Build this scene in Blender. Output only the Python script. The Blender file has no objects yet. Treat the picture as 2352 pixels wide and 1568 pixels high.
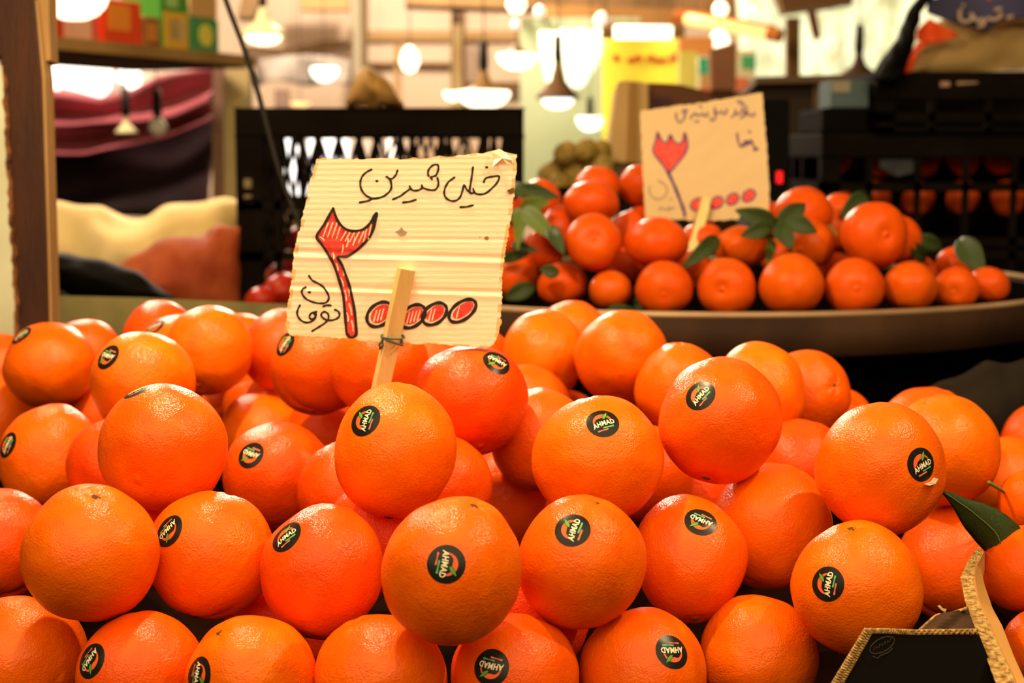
import bpy, bmesh, math, random
from mathutils import Vector, Matrix, Quaternion
from mathutils.bvhtree import BVHTree
from mathutils.noise import noise as N3
from mathutils.geometry import tessellate_polygon
random.seed(7)
SC = bpy.context.scene
COL = SC.collection

# ---------------------------------------------------------------- camera, world, lights, exposure
F = 2352 * 35 / 22.3
PITCH = math.radians(6.6)
CAM = Vector((0, 0, 1.35))
FW = Vector((0, math.cos(PITCH), -math.sin(PITCH)))
UP = Vector((0, math.sin(PITCH), math.cos(PITCH)))
RT = Vector((1, 0, 0))
def at(px, py, d):
    """world point that lies d metres in front of the lens plane on the sight line of a photo pixel"""
    return CAM + (RT * ((px - 1176) / F) + UP * ((784 - py) / F) + FW) * d

cd = bpy.data.cameras.new('camera'); cam = bpy.data.objects.new('camera', cd); COL.objects.link(cam)
cam.location = CAM; cam.rotation_euler = (math.pi / 2 - PITCH, 0, 0)
cd.sensor_width = 22.3; cd.lens = 35; cd.clip_start = 0.05; cd.clip_end = 60
cd.dof.use_dof = True; cd.dof.focus_distance = 1.045; cd.dof.aperture_fstop = 5.0
SC.camera = cam
SC.view_settings.view_transform = 'Standard'; SC.view_settings.look = 'None'
SC.view_settings.exposure = 0.0; SC.view_settings.gamma = 1.0; SC.view_settings.use_curve_mapping = False

w = bpy.data.worlds.new('market_air'); SC.world = w; w.use_nodes = True
bg = w.node_tree.nodes['Background']; bg.inputs[0].default_value = (1.0, 0.66, 0.34, 1); bg.inputs[1].default_value = 0.05

def light(name, kind, loc, power, color, size=0.05, target=None):
    l = bpy.data.lights.new(name, kind); l.energy = power; l.color = color
    if kind == 'AREA': l.shape = 'DISK'; l.size = size
    else: l.shadow_soft_size = size
    o = bpy.data.objects.new(name, l); COL.objects.link(o); o.location = loc
    if target is not None:
        o.rotation_euler = (Vector(target) - Vector(loc)).to_track_quat('-Z', 'Y').to_euler()
    return o
WARM = (1.0, 0.78, 0.42)
light('hanging_bulb_over_oranges', 'POINT', (-0.20, 1.15, 1.80), 27.0, WARM, 0.018)
light('hanging_bulb_beside_stall', 'POINT', (0.65, 0.95, 1.92), 23.0, WARM, 0.018)
light('market_hall_lamps', 'AREA', (-0.2, -0.2, 3.2), 160.0, WARM, 4.6, (0.0, 1.2, 1.1))
light('hanging_bulb_over_tray', 'POINT', (0.55, 2.05, 2.25), 1.8, (1.0, .70, .36), 0.06)
light('fill_light_left_counter', 'POINT', (-0.85, 2.4, 2.25), 30.0, WARM, 0.06)  # unseen fill light added to brighten the cream cloth
light('fill_light_far_left', 'POINT', (-1.3, 4.2, 2.5), 190.0, (1.0, .82, .6), 0.15)  # unseen fill light added to brighten the maroon sheet
light('fill_light_far_middle', 'POINT', (-0.5, 7.0, 2.9), 430.0, (1.0, .82, .6), 0.15)  # unseen fill light added to lift the back wall

# ---------------------------------------------------------------- materials
def lin(c):
    if isinstance(c, str):
        c = [int(c[i:i + 2], 16) / 255 for i in (0, 2, 4)]
        c = [x / 12.92 if x <= .04045 else ((x + .055) / 1.055) ** 2.4 for x in c]
    return (c[0], c[1], c[2], 1)
MATS = {}
def mat(name, c, rough=.6, c2=None, scale=8, bump=0, bscale=40, metal=0, emit=None, es=1, spec=.2, trans=0, alpha=1, stretch=(1, 1, 1), detail=4, sheen=0):
    if name in MATS: return MATS[name]
    m = bpy.data.materials.new(name); MATS[name] = m; m.use_nodes = True
    nt = m.node_tree; b = nt.nodes['Principled BSDF']; L = nt.links.new
    b.inputs['Base Color'].default_value = lin(c); b.inputs['Roughness'].default_value = rough
    b.inputs['Metallic'].default_value = metal; b.inputs['Specular IOR Level'].default_value = spec
    b.inputs['Alpha'].default_value = alpha
    if trans: b.inputs['Transmission Weight'].default_value = trans
    if c2 or bump:
        tc = nt.nodes.new('ShaderNodeTexCoord'); mp = nt.nodes.new('ShaderNodeMapping'); mp.inputs['Scale'].default_value = stretch
        L(tc.outputs['Object'], mp.inputs[0])
    if c2:
        n = nt.nodes.new('ShaderNodeTexNoise'); n.inputs['Scale'].default_value = scale; n.inputs['Detail'].default_value = detail
        L(mp.outputs[0], n.inputs['Vector'])
        r = nt.nodes.new('ShaderNodeValToRGB'); r.color_ramp.elements[0].position = .35; r.color_ramp.elements[1].position = .65
        r.color_ramp.elements[0].color = lin(c); r.color_ramp.elements[1].color = lin(c2)
        L(n.outputs['Fac'], r.inputs[0]); L(r.outputs[0], b.inputs['Base Color'])
    if bump:
        n = nt.nodes.new('ShaderNodeTexNoise'); n.inputs['Scale'].default_value = bscale; n.inputs['Detail'].default_value = 3
        L(mp.outputs[0], n.inputs['Vector'])
        bp = nt.nodes.new('ShaderNodeBump'); bp.inputs['Strength'].default_value = bump; bp.inputs['Distance'].default_value = .003
        L(n.outputs['Fac'], bp.inputs['Height']); L(bp.outputs[0], b.inputs['Normal'])
    if emit:
        b.inputs['Emission Color'].default_value = lin(emit); b.inputs['Emission Strength'].default_value = es
    return m

def peel_material(name, pore=1.0, gloss=.21):
    """citrus peel: each fruit's own hue comes from its object colour"""
    m = bpy.data.materials.new(name); m.use_nodes = True; nt = m.node_tree; b = nt.nodes['Principled BSDF']; L = nt.links.new
    oi = nt.nodes.new('ShaderNodeObjectInfo'); tc = nt.nodes.new('ShaderNodeTexCoord')
    n = nt.nodes.new('ShaderNodeTexNoise'); n.inputs['Scale'].default_value = 2.2; n.inputs['Detail'].default_value = 3
    L(tc.outputs['Object'], n.inputs['Vector'])
    mx = nt.nodes.new('ShaderNodeMix'); mx.data_type = 'RGBA'; mx.blend_type = 'MULTIPLY'; mx.inputs['Factor'].default_value = 1
    rp = nt.nodes.new('ShaderNodeValToRGB'); rp.color_ramp.elements[0].color = (.93, .80, .7, 1); rp.color_ramp.elements[1].color = (1, 1.12, 1.2, 1)
    rp.color_ramp.elements[0].position = .3; rp.color_ramp.elements[1].position = .7
    L(n.outputs['Fac'], rp.inputs[0]); L(oi.outputs['Color'], mx.inputs['A']); L(rp.outputs[0], mx.inputs['B'])
    # small dark specks on the peel
    sp = nt.nodes.new('ShaderNodeTexNoise'); sp.inputs['Scale'].default_value = 9; sp.inputs['Detail'].default_value = 6; sp.inputs['Roughness'].default_value = .75
    L(tc.outputs['Object'], sp.inputs['Vector'])
    sr = nt.nodes.new('ShaderNodeValToRGB'); sr.color_ramp.elements[0].position = .69; sr.color_ramp.elements[1].position = .78
    sr.color_ramp.elements[0].color = (1, 1, 1, 1); sr.color_ramp.elements[1].color = (.55, .42, .35, 1)
    L(sp.outputs['Fac'], sr.inputs[0])
    m2 = nt.nodes.new('ShaderNodeMix'); m2.data_type = 'RGBA'; m2.blend_type = 'MULTIPLY'; m2.inputs['Factor'].default_value = .8
    L(mx.outputs['Result'], m2.inputs['A']); L(sr.outputs[0], m2.inputs['B']); L(m2.outputs['Result'], b.inputs['Base Color'])
    b.inputs['Roughness'].default_value = .26; b.inputs['Specular IOR Level'].default_value = gloss
    v = nt.nodes.new('ShaderNodeTexVoronoi'); v.inputs['Scale'].default_value = 42; v.feature = 'SMOOTH_F1'
    n2 = nt.nodes.new('ShaderNodeTexNoise'); n2.inputs['Scale'].default_value = 11; n2.inputs['Detail'].default_value = 5
    L(tc.outputs['Object'], v.inputs['Vector']); L(tc.outputs['Object'], n2.inputs['Vector'])
    ad = nt.nodes.new('ShaderNodeMath'); ad.operation = 'MULTIPLY_ADD'; ad.inputs[1].default_value = .55
    L(v.outputs['Distance'], ad.inputs[0]); L(n2.outputs['Fac'], ad.inputs[2])
    bp = nt.nodes.new('ShaderNodeBump'); bp.inputs['Strength'].default_value = .3 * pore; bp.inputs['Distance'].default_value = .0022
    L(ad.outputs[0], bp.inputs['Height']); L(bp.outputs[0], b.inputs['Normal'])
    return m
PEEL = peel_material('orange_peel'); PEEL2 = peel_material('tangerine_peel', .7, .11)

# ---------------------------------------------------------------- object helpers
MW = {}
def tag(o, label=None, cat=None, group=None, kind=None):
    if label: o['label'] = label
    if cat: o['category'] = cat
    if group: o['group'] = group
    if kind: o['kind'] = kind
    return o
def thing(name, loc, label, cat, group=None, kind=None):
    o = bpy.data.objects.new(name, None); COL.objects.link(o); o.location = loc; o.empty_display_size = .02
    MW[o] = Matrix.Translation(loc)
    return tag(o, label, cat, group, kind)
def place(name, me, parent=None, mw=None):
    o = bpy.data.objects.new(name, me); COL.objects.link(o)
    if parent is not None: o.parent = parent
    o.matrix_basis = mw if mw is not None else Matrix()
    MW[o] = (MW[parent] @ o.matrix_basis) if parent is not None else o.matrix_basis.copy()
    return o
class B:
    """collects vertices and faces in world space, then links them as one mesh"""
    def __init__(s): s.v = []; s.f = []; s.mi = []
    def add(s, vs, fs, mi=0):
        k = len(s.v); s.v += [Vector(v) for v in vs]; s.f += [tuple(i + k for i in f) for f in fs]; s.mi += [mi] * len(fs); return s
    def box(s, lo, hi, m=None, mi=0):
        x0, y0, z0 = lo; x1, y1, z1 = hi
        vs = [Vector(p) for p in ((x0, y0, z0), (x1, y0, z0), (x1, y1, z0), (x0, y1, z0), (x0, y0, z1), (x1, y0, z1), (x1, y1, z1), (x0, y1, z1))]
        if m: vs = [m @ v for v in vs]
        return s.add(vs, [(3, 2, 1, 0), (4, 5, 6, 7), (0, 1, 5, 4), (1, 2, 6, 5), (2, 3, 7, 6), (3, 0, 4, 7)], mi)
    def bar(s, a, b, wx, wy, ref=Vector((0, 1, 0)), mi=0):
        a, b = Vector(a), Vector(b); z = (b - a); l = z.length; z.normalize(); x = z.cross(ref)
        if x.length < 1e-4: x = z.cross(Vector((1, 0, 0)))
        x.normalize(); y = z.cross(x)
        m = Matrix((x, y, z)).transposed().to_4x4(); m.translation = a
        return s.box((-wx / 2, -wy / 2, 0), (wx / 2, wy / 2, l), m, mi)
    def prism(s, poly, vec, mi=0):
        n = len(poly); vec = Vector(vec); p = [Vector(q) for q in poly]
        tri = tessellate_polygon([p]); vs = p + [q + vec for q in p]
        nrm = Vector()
        for i in range(n): nrm += p[i].cross(p[(i + 1) % n])
        front = nrm.dot(vec) < 0
        fs = []
        for t in tri:
            a, b, c = t
            tn = (p[b] - p[a]).cross(p[c] - p[a])
            t = (a, b, c) if (tn.dot(vec) < 0) else (a, c, b)
            fs.append(t); fs.append((t[0] + n, t[2] + n, t[1] + n))
        for i in range(n):
            j = (i + 1) % n
            fs.append((i, i + n, j + n, j) if front else (j, j + n, i + n, i))
        return s.add(vs, fs, mi)
    def tube(s, pts, r, seg=8, cap=True, mi=0):
        pts = [Vector(p) for p in pts]; rs = r if isinstance(r, (list, tuple)) else [r] * len(pts)
        vs = []; fs = []; ref = Vector((.3, .2, .9)).normalized()
        for i, p in enumerate(pts):
            t = (pts[min(i + 1, len(pts) - 1)] - pts[max(i - 1, 0)]).normalized()
            x = t.cross(ref).normalized(); y = t.cross(x); ref = -y if False else ref
            for k in range(seg):
                a = 2 * math.pi * k / seg; vs.append(p + (x * math.cos(a) + y * math.sin(a)) * rs[i])
        for i in range(len(pts) - 1):
            for k in range(seg):
                k2 = (k + 1) % seg; fs.append((i * seg + k, i * seg + k2, (i + 1) * seg + k2, (i + 1) * seg + k))
        if cap:
            fs.append(tuple(reversed(range(seg)))); fs.append(tuple(range((len(pts) - 1) * seg, len(pts) * seg)))
        return s.add(vs, fs, mi)
    def lathe(s, prof, c, seg=32, axis=None, mi=0):
        c = Vector(c); q = axis.to_track_quat('Z', 'Y').to_matrix() if axis is not None else Matrix.Identity(3)
        vs = []; fs = []; n = len(prof)
        for i in range(seg):
            a = 2 * math.pi * i / seg
            for r, z in prof: vs.append(c + q @ Vector((r * math.cos(a), r * math.sin(a), z)))
        for i in range(seg):
            j = (i + 1) % seg
            for k in range(n - 1): fs.append((i * n + k, j * n + k, j * n + k + 1, i * n + k + 1))
        return s.add(vs, fs, mi)
    def grid(s, fn, nu, nv, mi=0, closed=False):
        vs = [fn(u / nu, v / nv) for v in range(nv + 1) for u in range(nu + 1)]; fs = []
        for v in range(nv):
            for u in range(nu):
                a = v * (nu + 1) + u; fs.append((a, a + 1, a + nu + 2, a + nu + 1))
        return s.add(vs, fs, mi)
    def done(s, name, mats, parent=None, smooth=False, bevel=0, solid=0, sub=0):
        inv = MW[parent].inverted() if parent is not None else None
        if parent is None:
            org = sum(s.v, Vector()) / max(1, len(s.v)); vs = [v - org for v in s.v]; mw = Matrix.Translation(org)
        else: vs = [inv @ v for v in s.v]; mw = None
        me = bpy.data.meshes.new(name); me.from_pydata([tuple(v) for v in vs], [], s.f)
        if not isinstance(mats, (list, tuple)): mats = [mats]
        for m in mats: me.materials.append(m)
        if len(mats) > 1:
            for p, i in zip(me.polygons, s.mi): p.material_index = i
        bm = bmesh.new(); bm.from_mesh(me); bmesh.ops.remove_doubles(bm, verts=bm.verts, dist=1e-6)
        bmesh.ops.recalc_face_normals(bm, faces=bm.faces); bm.to_mesh(me); bm.free()
        if smooth: me.polygons.foreach_set('use_smooth', [True] * len(me.polygons))
        o = place(name, me, parent, mw)
        if bevel:
            md = o.modifiers.new('soft_edges', 'BEVEL'); md.width = bevel; md.segments = 2; md.limit_method = 'ANGLE'
        if solid:
            md = o.modifiers.new('thickness', 'SOLIDIFY'); md.thickness = solid; md.offset = 0
        if sub:
            md = o.modifiers.new('smooth', 'SUBSURF'); md.levels = sub; md.render_levels = sub
        return o
def smooth_path(pts, n=6):
    """Catmull-Rom through 2-D or 3-D points"""
    P = [Vector(p) for p in pts]; out = []
    if len(P) < 3: return P
    for i in range(len(P) - 1):
        p0 = P[max(i - 1, 0)]; p1 = P[i]; p2 = P[i + 1]; p3 = P[min(i + 2, len(P) - 1)]
        for k in range(n):
            t = k / n
            out.append(.5 * ((2 * p1) + (p2 - p0) * t + (2 * p0 - 5 * p1 + 4 * p2 - p3) * t * t + (3 * p1 - p0 - 3 * p2 + p3) * t ** 3))
    return out + [P[-1]]
def lerp_poly(poly, t):
    """value on a polyline [(t, v), ...]"""
    for (a, va), (b, vb) in zip(poly, poly[1:]):
        if t <= b: return va + (vb - va) * (t - a) / (b - a) if b > a else vb
    return poly[-1][1]
# ---------------------------------------------------------------- citrus fruit
def fruit_mesh(name, seed, mats, oblate=1.0, dimple=.06, navel=.05, navw=.20, lump=.03, neck=0.0, lobes=0.0, sub=6):
    """unit fruit: stem end at +Z, navel end at -Z"""
    bm = bmesh.new(); bmesh.ops.create_icosphere(bm, subdivisions=sub, radius=1.0)
    off = Vector((seed * 7.3, seed * 3.1, seed * 1.7))
    for v in bm.verts:
        p = v.co.normalized(); th = math.acos(max(-1, min(1, p.z))); ph = math.atan2(p.y, p.x)
        r = 1 + lump * N3(p * 1.25 + off) * 1.6 + lump * .35 * N3(p * 3.1 + off)
        r -= dimple * math.exp(-(th / .17) ** 2) * (1 + .25 * math.cos(5 * ph + seed))
        r += neck * math.exp(-(th / .55) ** 2)
        tb = math.pi - th
        r -= navel * math.exp(-(tb / navw) ** 2) - navel * .75 * math.exp(-(tb / .075) ** 2)
        r -= lobes * math.exp(-(tb / .75) ** 2) * math.exp(-(math.sin(ph - seed) / .22) ** 2)
        r += .006 * math.cos(6 * ph + seed) * math.exp(-(th / .5) ** 2)
        v.co = Vector((p.x, p.y, p.z * oblate)) * r
    me = bpy.data.meshes.new(name); bm.to_mesh(me); bm.free()
    me.polygons.foreach_set('use_smooth', [True] * len(me.polygons))
    for m in mats: me.materials.append(m)
    return me
ORANGE = [fruit_mesh('orange', 1, [PEEL]), fruit_mesh('orange', 2, [PEEL], dimple=.035, navel=.07, lump=.036),
          fruit_mesh('orange', 3, [PEEL], oblate=1.02, neck=.03), fruit_mesh('orange', 4, [PEEL], dimple=.08, navel=.06, lobes=.05),
          fruit_mesh('orange', 5, [PEEL], oblate=.97, lump=.028, dimple=.05)]
M_SCAR = mat('stem_scar', '5c3a14', .8, '2e1a08', 6); M_NAVEL = mat('navel_brown', '6a4a22', .8, '3a2410', 6)
def star_mesh(name, m, r=.075, z=.0, pts=5):
    bm = bmesh.new(); c = bm.verts.new((0, 0, z + .018)); ring = []
    for i in range(pts * 2):
        a = math.pi * i / pts; rr = r * (1.25 if i % 2 == 0 else .8)
        ring.append(bm.verts.new((rr * math.cos(a), rr * math.sin(a), z)))
    low = [bm.verts.new((v.co.x * .9, v.co.y * .9, z - .05)) for v in ring]
    for i in range(len(ring)):
        j = (i + 1) % len(ring); bm.faces.new((c, ring[i], ring[j])); bm.faces.new((ring[i], low[i], low[j], ring[j]))
    me = bpy.data.meshes.new(name); bm.to_mesh(me); bm.free(); me.materials.append(m); return me
SCAR = star_mesh('stem_scar', M_SCAR); NUB = star_mesh('navel', M_NAVEL, .06, 0, 7)

# sticker artwork in millimetres (x = reading direction): one mesh with layered flat prints
ST_M = [mat('sticker_black', '1d1a16', .3), mat('sticker_orange', 'f0602a', .45), mat('sticker_cream', 'efe0bd', .45),
        mat('sticker_leaf', '57a038', .45), mat('sticker_green_bar', '5fae6c', .45), mat('sticker_red_bar', 'ea6a55', .45)]
SR = 11.2
def sticker_template():
    T = []                                            # (verts2d, faces, layer height mm, material)
    vs = [(0, 0)]; fs = []; seg = 40; rings = (.3, .6, .85, 1.0)
    for r in rings:
        for i in range(seg):
            a = 2 * math.pi * i / seg; vs.append((SR * r * math.cos(a), SR * r * math.sin(a)))
    for i in range(seg):
        j = (i + 1) % seg; fs.append((0, 1 + i, 1 + j))
        for k in range(3): fs.append((1 + k * seg + i, 1 + (k + 1) * seg + i, 1 + (k + 1) * seg + j, 1 + k * seg + j))
    T.append((vs, fs, .16, 0))
    def fan(poly, h, m):
        c = (sum(p[0] for p in poly) / len(poly), sum(p[1] for p in poly) / len(poly)); n = len(poly)
        T.append(([c] + poly, [(0, 1 + i, 1 + (i + 1) % n) for i in range(n)], h, m))
    fan([(.60 * SR * math.cos(math.radians(a)), .62 * SR * math.sin(math.radians(a)) + .0 * SR) for a in range(0, 181, 9)], .24, 1)
    def leafp(g): 
        ax, ay, bx, by = .08, .20, .52, .62; L = []
        for t in [i / 8 for i in range(9)]: L.append((t, math.sin(math.pi * t ** .8) * (.095 + g)))
        dx, dy = bx - ax, by - ay; l = math.hypot(dx, dy); nx, ny = -dy / l, dx / l; e = g * 1.2
        up = [(ax + dx * (t + (t - .5) * e) + nx * w_, ay + dy * (t + (t - .5) * e) + ny * w_) for t, w_ in L]
        dn = [(ax + dx * (t + (t - .5) * e) - nx * w_, ay + dy * (t + (t - .5) * e) - ny * w_) for t, w_ in reversed(L[1:-1])]
        return [(x * SR, y * SR) for x, y in up + dn]
    fan(leafp(.028), .29, 0); fan(leafp(0), .34, 3)
    fan([(-.14 * SR, -.41 * SR), (.54 * SR, -.45 * SR), (.55 * SR, -.34 * SR), (-.13 * SR, -.31 * SR)], .24, 4)
    fan([(-.54 * SR, -.54 * SR), (.12 * SR, -.57 * SR), (.13 * SR, -.47 * SR), (-.53 * SR, -.44 * SR)], .25, 5)
    for off, h, m in ((.085, .29, 0), (.036, .35, 2)):
        cu = bpy.data.curves.new('sticker_word', 'FONT'); cu.body = 'AHMAD'; cu.align_x = 'CENTER'; cu.offset = off; cu.shear = .12; cu.size = 1; cu.resolution_u = 2; cu.space_character = 1.09
        ob = bpy.data.objects.new('sticker_word', cu); COL.objects.link(ob); bpy.context.view_layer.update()
        me = bpy.data.meshes.new_from_object(ob.evaluated_get(bpy.context.evaluated_depsgraph_get()))
        xs = [v.co.x for v in me.vertices]; 
        if off == .085: sc = 1.44 * SR / (max(xs) - min(xs)); 
        x0 = (max(xs) + min(xs)) / 2
        vs = []
        for v in me.vertices:
            x = (v.co.x - x0) * sc; y = (v.co.y) * sc * 1.25 - .24 * SR
            vs.append((x, y + .06 * SR * (1 - (x / (.7 * SR)) ** 2) - .03 * SR))
        T.append((vs, [tuple(p.vertices) for p in me.polygons], h, m))
        bpy.data.objects.remove(ob); bpy.data.curves.remove(cu); bpy.data.meshes.remove(me)
    return T
STICK = sticker_template()

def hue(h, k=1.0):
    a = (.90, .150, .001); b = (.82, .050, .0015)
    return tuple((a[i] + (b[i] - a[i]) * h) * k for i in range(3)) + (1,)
def cam_dir(v): return (RT * v[0] + UP * v[1] - FW * v[2]).normalized()
def pix(p):
    q = p - CAM; d = q.dot(FW); return 1176 + F * q.dot(RT) / d, 784 - F * q.dot(UP) / d, d
def surf_dir(c, R, px, py):
    x, y, d = pix(c); r = F * R / d; dx, dy = (px - x) / r, (y - py) / r; l = math.hypot(dx, dy)
    if l > .98: dx, dy = dx / l * .98, dy / l * .98
    return Vector((dx, dy, math.sqrt(max(0, 1 - dx * dx - dy * dy))))

def make_fruit(name, protos, key, tab, label, cat, group, h, stem=None, navel=None, axis=None, sticker=None, rnd=None, scar=True):
    x, y, z, R, sx, sz = tab[key]; c = Vector((x, y, z)); rnd = rnd or random
    me = protos[rnd.randrange(len(protos))] if not isinstance(protos, bpy.types.Mesh) else protos
    if stem: ax = surf_dir(c, R, *stem)
    elif navel: ax = -surf_dir(c, R, *navel)
    elif axis: ax = Vector(axis)
    else: ax = Vector((rnd.uniform(-.5, .5), rnd.uniform(.6, 1), rnd.uniform(-.75, .1)))
    wz = cam_dir(ax); wx = wz.orthogonal().normalized(); q = Matrix((wx, wz.cross(wx), wz)).transposed()
    q = q @ Matrix.Rotation(rnd.uniform(0, 6.28), 3, 'Z')
    vert = abs(ax.normalized().y); kx = 1 + (sx - 1) * vert; kz = 1 + (sz - 1) * vert
    mw = Matrix.Translation(c) @ q.to_4x4() @ Matrix.Diagonal((R * kx, R * kx, R * kz, 1))
    o = place(name, me, None, mw); o.color = hue(h); tag(o, label, cat, group)
    vz = [v.co for v in me.vertices]; top = max(vz, key=lambda v: v.z - 4 * math.hypot(v.x, v.y)).z; bot = min(vz, key=lambda v: v.z + 4 * math.hypot(v.x, v.y)).z
    if stem and scar: place('stem_scar', SCAR, o, Matrix.Translation((0, 0, top - .004)))
    if navel and scar: place('navel', NUB, o, Matrix.Translation((0, 0, bot + .004)) @ Matrix.Rotation(math.pi, 4, 'X'))
    if sticker:
        px, py, ang = sticker[:3]
        wv = [mw @ v.co for v in me.vertices]; bv = BVHTree.FromPolygons(wv, [tuple(p.vertices) for p in me.polygons])
        n0 = cam_dir(surf_dir(c, R, px, py)); ctr = c + n0 * R
        hit = bv.ray_cast(c + n0 * R * 1.6, -n0); ctr = hit[0]; n = n0
        a = math.radians(ang); t = RT * math.cos(a) + UP * math.sin(a); t = (t - n * t.dot(n)).normalized(); b = n.cross(t)
        vs = []; fs = []; mi = []; inv = mw.inverted()
        for V, Fc, hgt, m in STICK:
            k = len(vs)
            for u, v in V:
                p = ctr + (t * u + b * v) * .001
                e = (p - c).normalized(); e = (e * .6 + n * .4).normalized()
                hh = bv.ray_cast(p + e * .02, -e)
                if hh[0] is None: hh = bv.find_nearest(p)
                vs.append(inv @ (hh[0] + hh[1] * hgt * .001))
            fs += [tuple(i + k for i in f) for f in Fc]; mi += [m] * len(Fc)
        sm = bpy.data.meshes.new('sticker'); sm.from_pydata([tuple(v) for v in vs], [], fs)
        for m in ST_M: sm.materials.append(m)
        sm.polygons.foreach_set('material_index', mi); sm.polygons.foreach_set('use_smooth', [True] * len(fs))
        s = place('sticker', sm, o, Matrix()); s['label'] = 'round black sticker with cream lettering and a half orange'
    return o

FRONT = {'A1':(-0.3229,1.024,1.0209,0.0429,1.0,1.0),
'A2':(-0.2317,0.9743,1.0265,0.0406,0.993,1.007),
'A3':(-0.159,0.9494,1.0323,0.0398,1.0,1.0),
'A4':(-0.0797,0.9499,1.0305,0.0405,0.997,1.003),
'A5':(0.0011,0.963,1.0297,0.0405,0.99,1.01),
'A6':(0.0832,0.9862,1.0248,0.0405,1.0,1.0),
'A7':(0.1649,1.0444,1.0168,0.0404,0.982,1.018),
'B1':(-0.3812,1.1673,1.0621,0.042,1.0,1.0),
'B2':(-0.2651,0.988,1.1015,0.042,1.016,0.984),
'B3':(-0.1985,1.0372,1.0886,0.0424,1.003,0.997),
'B4':(-0.1214,1.011,1.0843,0.0416,0.943,1.057),
'B5':(-0.0357,0.9265,1.1068,0.042,0.979,1.021),
'B6':(0.0434,0.9859,1.0959,0.0418,0.954,1.046),
'B7':(0.1215,1.0779,1.0753,0.0415,0.928,1.072),
'B8':(0.2222,1.0119,1.0723,0.042,0.997,1.003),
'C1':(-0.3831,1.3168,1.0996,0.044,0.963,1.037),
'C2':(-0.3037,1.2207,1.1114,0.04,0.989,1.011),
'C3':(-0.238,1.0855,1.1511,0.044,0.997,1.003),
'C4':(-0.185,1.2532,1.0977,0.044,1.012,0.988),
'C5':(-0.0775,1.0562,1.1542,0.043,0.946,1.054),
'C6':(-0.0094,1.3079,1.0709,0.0453,0.98,1.02),
'C7':(0.0592,1.0919,1.1411,0.044,1.031,0.969),
'C8':(0.1474,1.1219,1.1641,0.044,0.979,1.021),
'C9':(0.1864,1.1297,1.0863,0.0446,0.965,1.035),
'C10':(0.2473,1.0622,1.1406,0.044,0.977,1.023),
'C11':(0.3371,1.2361,1.1208,0.044,0.981,1.019),
'C12':(0.3435,1.2308,1.0332,0.044,0.915,1.085),
'C13':(0.5142,1.525,1.071,0.044,1.0,1.0),
'D1':(-0.439,1.5119,1.1522,0.0419,1.034,0.966),
'D2':(-0.5273,1.6376,1.1276,0.0425,1.0,1.0),
'D3':(-0.4416,1.6472,1.1436,0.0396,1.0,1.0),
'D4':(-0.2994,1.2895,1.1667,0.0425,0.996,1.004),
'D5':(-0.3227,1.5427,1.1537,0.043,0.99,1.01),
'D6':(-0.2781,1.4644,1.1729,0.0412,0.971,1.029),
'D7':(-0.3721,1.6893,1.1592,0.0391,1.0,1.0),
'D8':(-0.2772,1.628,1.1518,0.038,1.0,1.0),
'D9':(-0.2172,1.5189,1.1655,0.04,1.0,1.0),
'D10':(-0.1648,1.3646,1.1707,0.0425,1.018,0.982),
'D11':(-0.2363,1.5045,1.0861,0.0421,0.99,1.01),
'D12':(-0.3012,1.6712,1.0903,0.04,0.952,1.048),
'D12b':(-0.2549,1.5816,1.0989,0.034,0.991,1.009),
'D13':(-0.4011,1.5564,1.0986,0.04,1.0,1.0),
'D14':(-0.5054,1.5647,1.0929,0.0425,1.02,0.98),
'D15':(-0.0319,1.2121,1.165,0.0427,1.043,0.957),
'D16':(-0.0351,1.5869,1.1367,0.0434,1.0,1.0),
'D17':(-0.1079,1.299,1.1797,0.04,1.0,1.0),
'D17b':(-0.0746,1.3778,1.1648,0.04,1.0,1.0),
'D18':(0.0312,1.5433,1.1587,0.0425,0.95,1.05),
'D19':(0.101,1.4624,1.1675,0.0429,1.014,0.986),
'D20':(0.0609,1.6197,1.167,0.0375,1.0,1.0),
'D21':(0.1385,1.4987,1.1025,0.0429,0.995,1.005),
'D22':(0.0532,1.5622,1.0825,0.04,0.923,1.077),
'D23':(0.0158,1.477,1.1176,0.04,1.0,1.0),
'D24':(0.0221,1.2564,1.1261,0.04,0.984,1.016),
'D25':(0.1078,1.2792,1.0935,0.04,0.987,1.013),
'D26':(0.2097,1.349,1.15,0.0417,0.956,1.044),
'D27':(0.148,1.4013,1.1462,0.04,0.991,1.009),
'D28':(0.2607,1.4088,1.14,0.04,0.971,1.029),
'D29':(0.2949,1.4679,1.0966,0.0429,1.014,0.986),
'D30':(0.3674,1.4074,1.1047,0.0425,1.0,1.0),
'D31':(0.1532,1.3356,1.0665,0.04,1.0,1.0),
'D32':(0.2348,1.2889,1.097,0.04,0.987,1.013),
'D33':(-0.1234,1.1971,1.0949,0.04,0.984,1.016),
'D34':(-0.0532,1.1619,1.1073,0.04,0.984,1.016),
'D35':(-0.1679,1.4567,1.0977,0.04,0.971,1.029),
'D36':(-0.0904,1.0966,1.0863,0.04,0.986,1.014),
'D37':(0.0133,1.0419,1.0468,0.04,0.971,1.029),
'D38':(-0.1589,1.0806,1.0263,0.04,1.0,1.0),
'D40':(0.4529,1.4396,1.0553,0.04,1.0,1.0),
'M1':(0.3963,1.1978,1.088,0.0271,1.0,1.0),
'M2':(0.3472,1.0651,1.0722,0.0303,0.995,1.005),
'M3':(0.3426,1.0105,1.0351,0.0259,1.0,1.0),
'F1':(-0.2724,1.1167,1.0828,0.039,1.0,1.0)}

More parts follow.
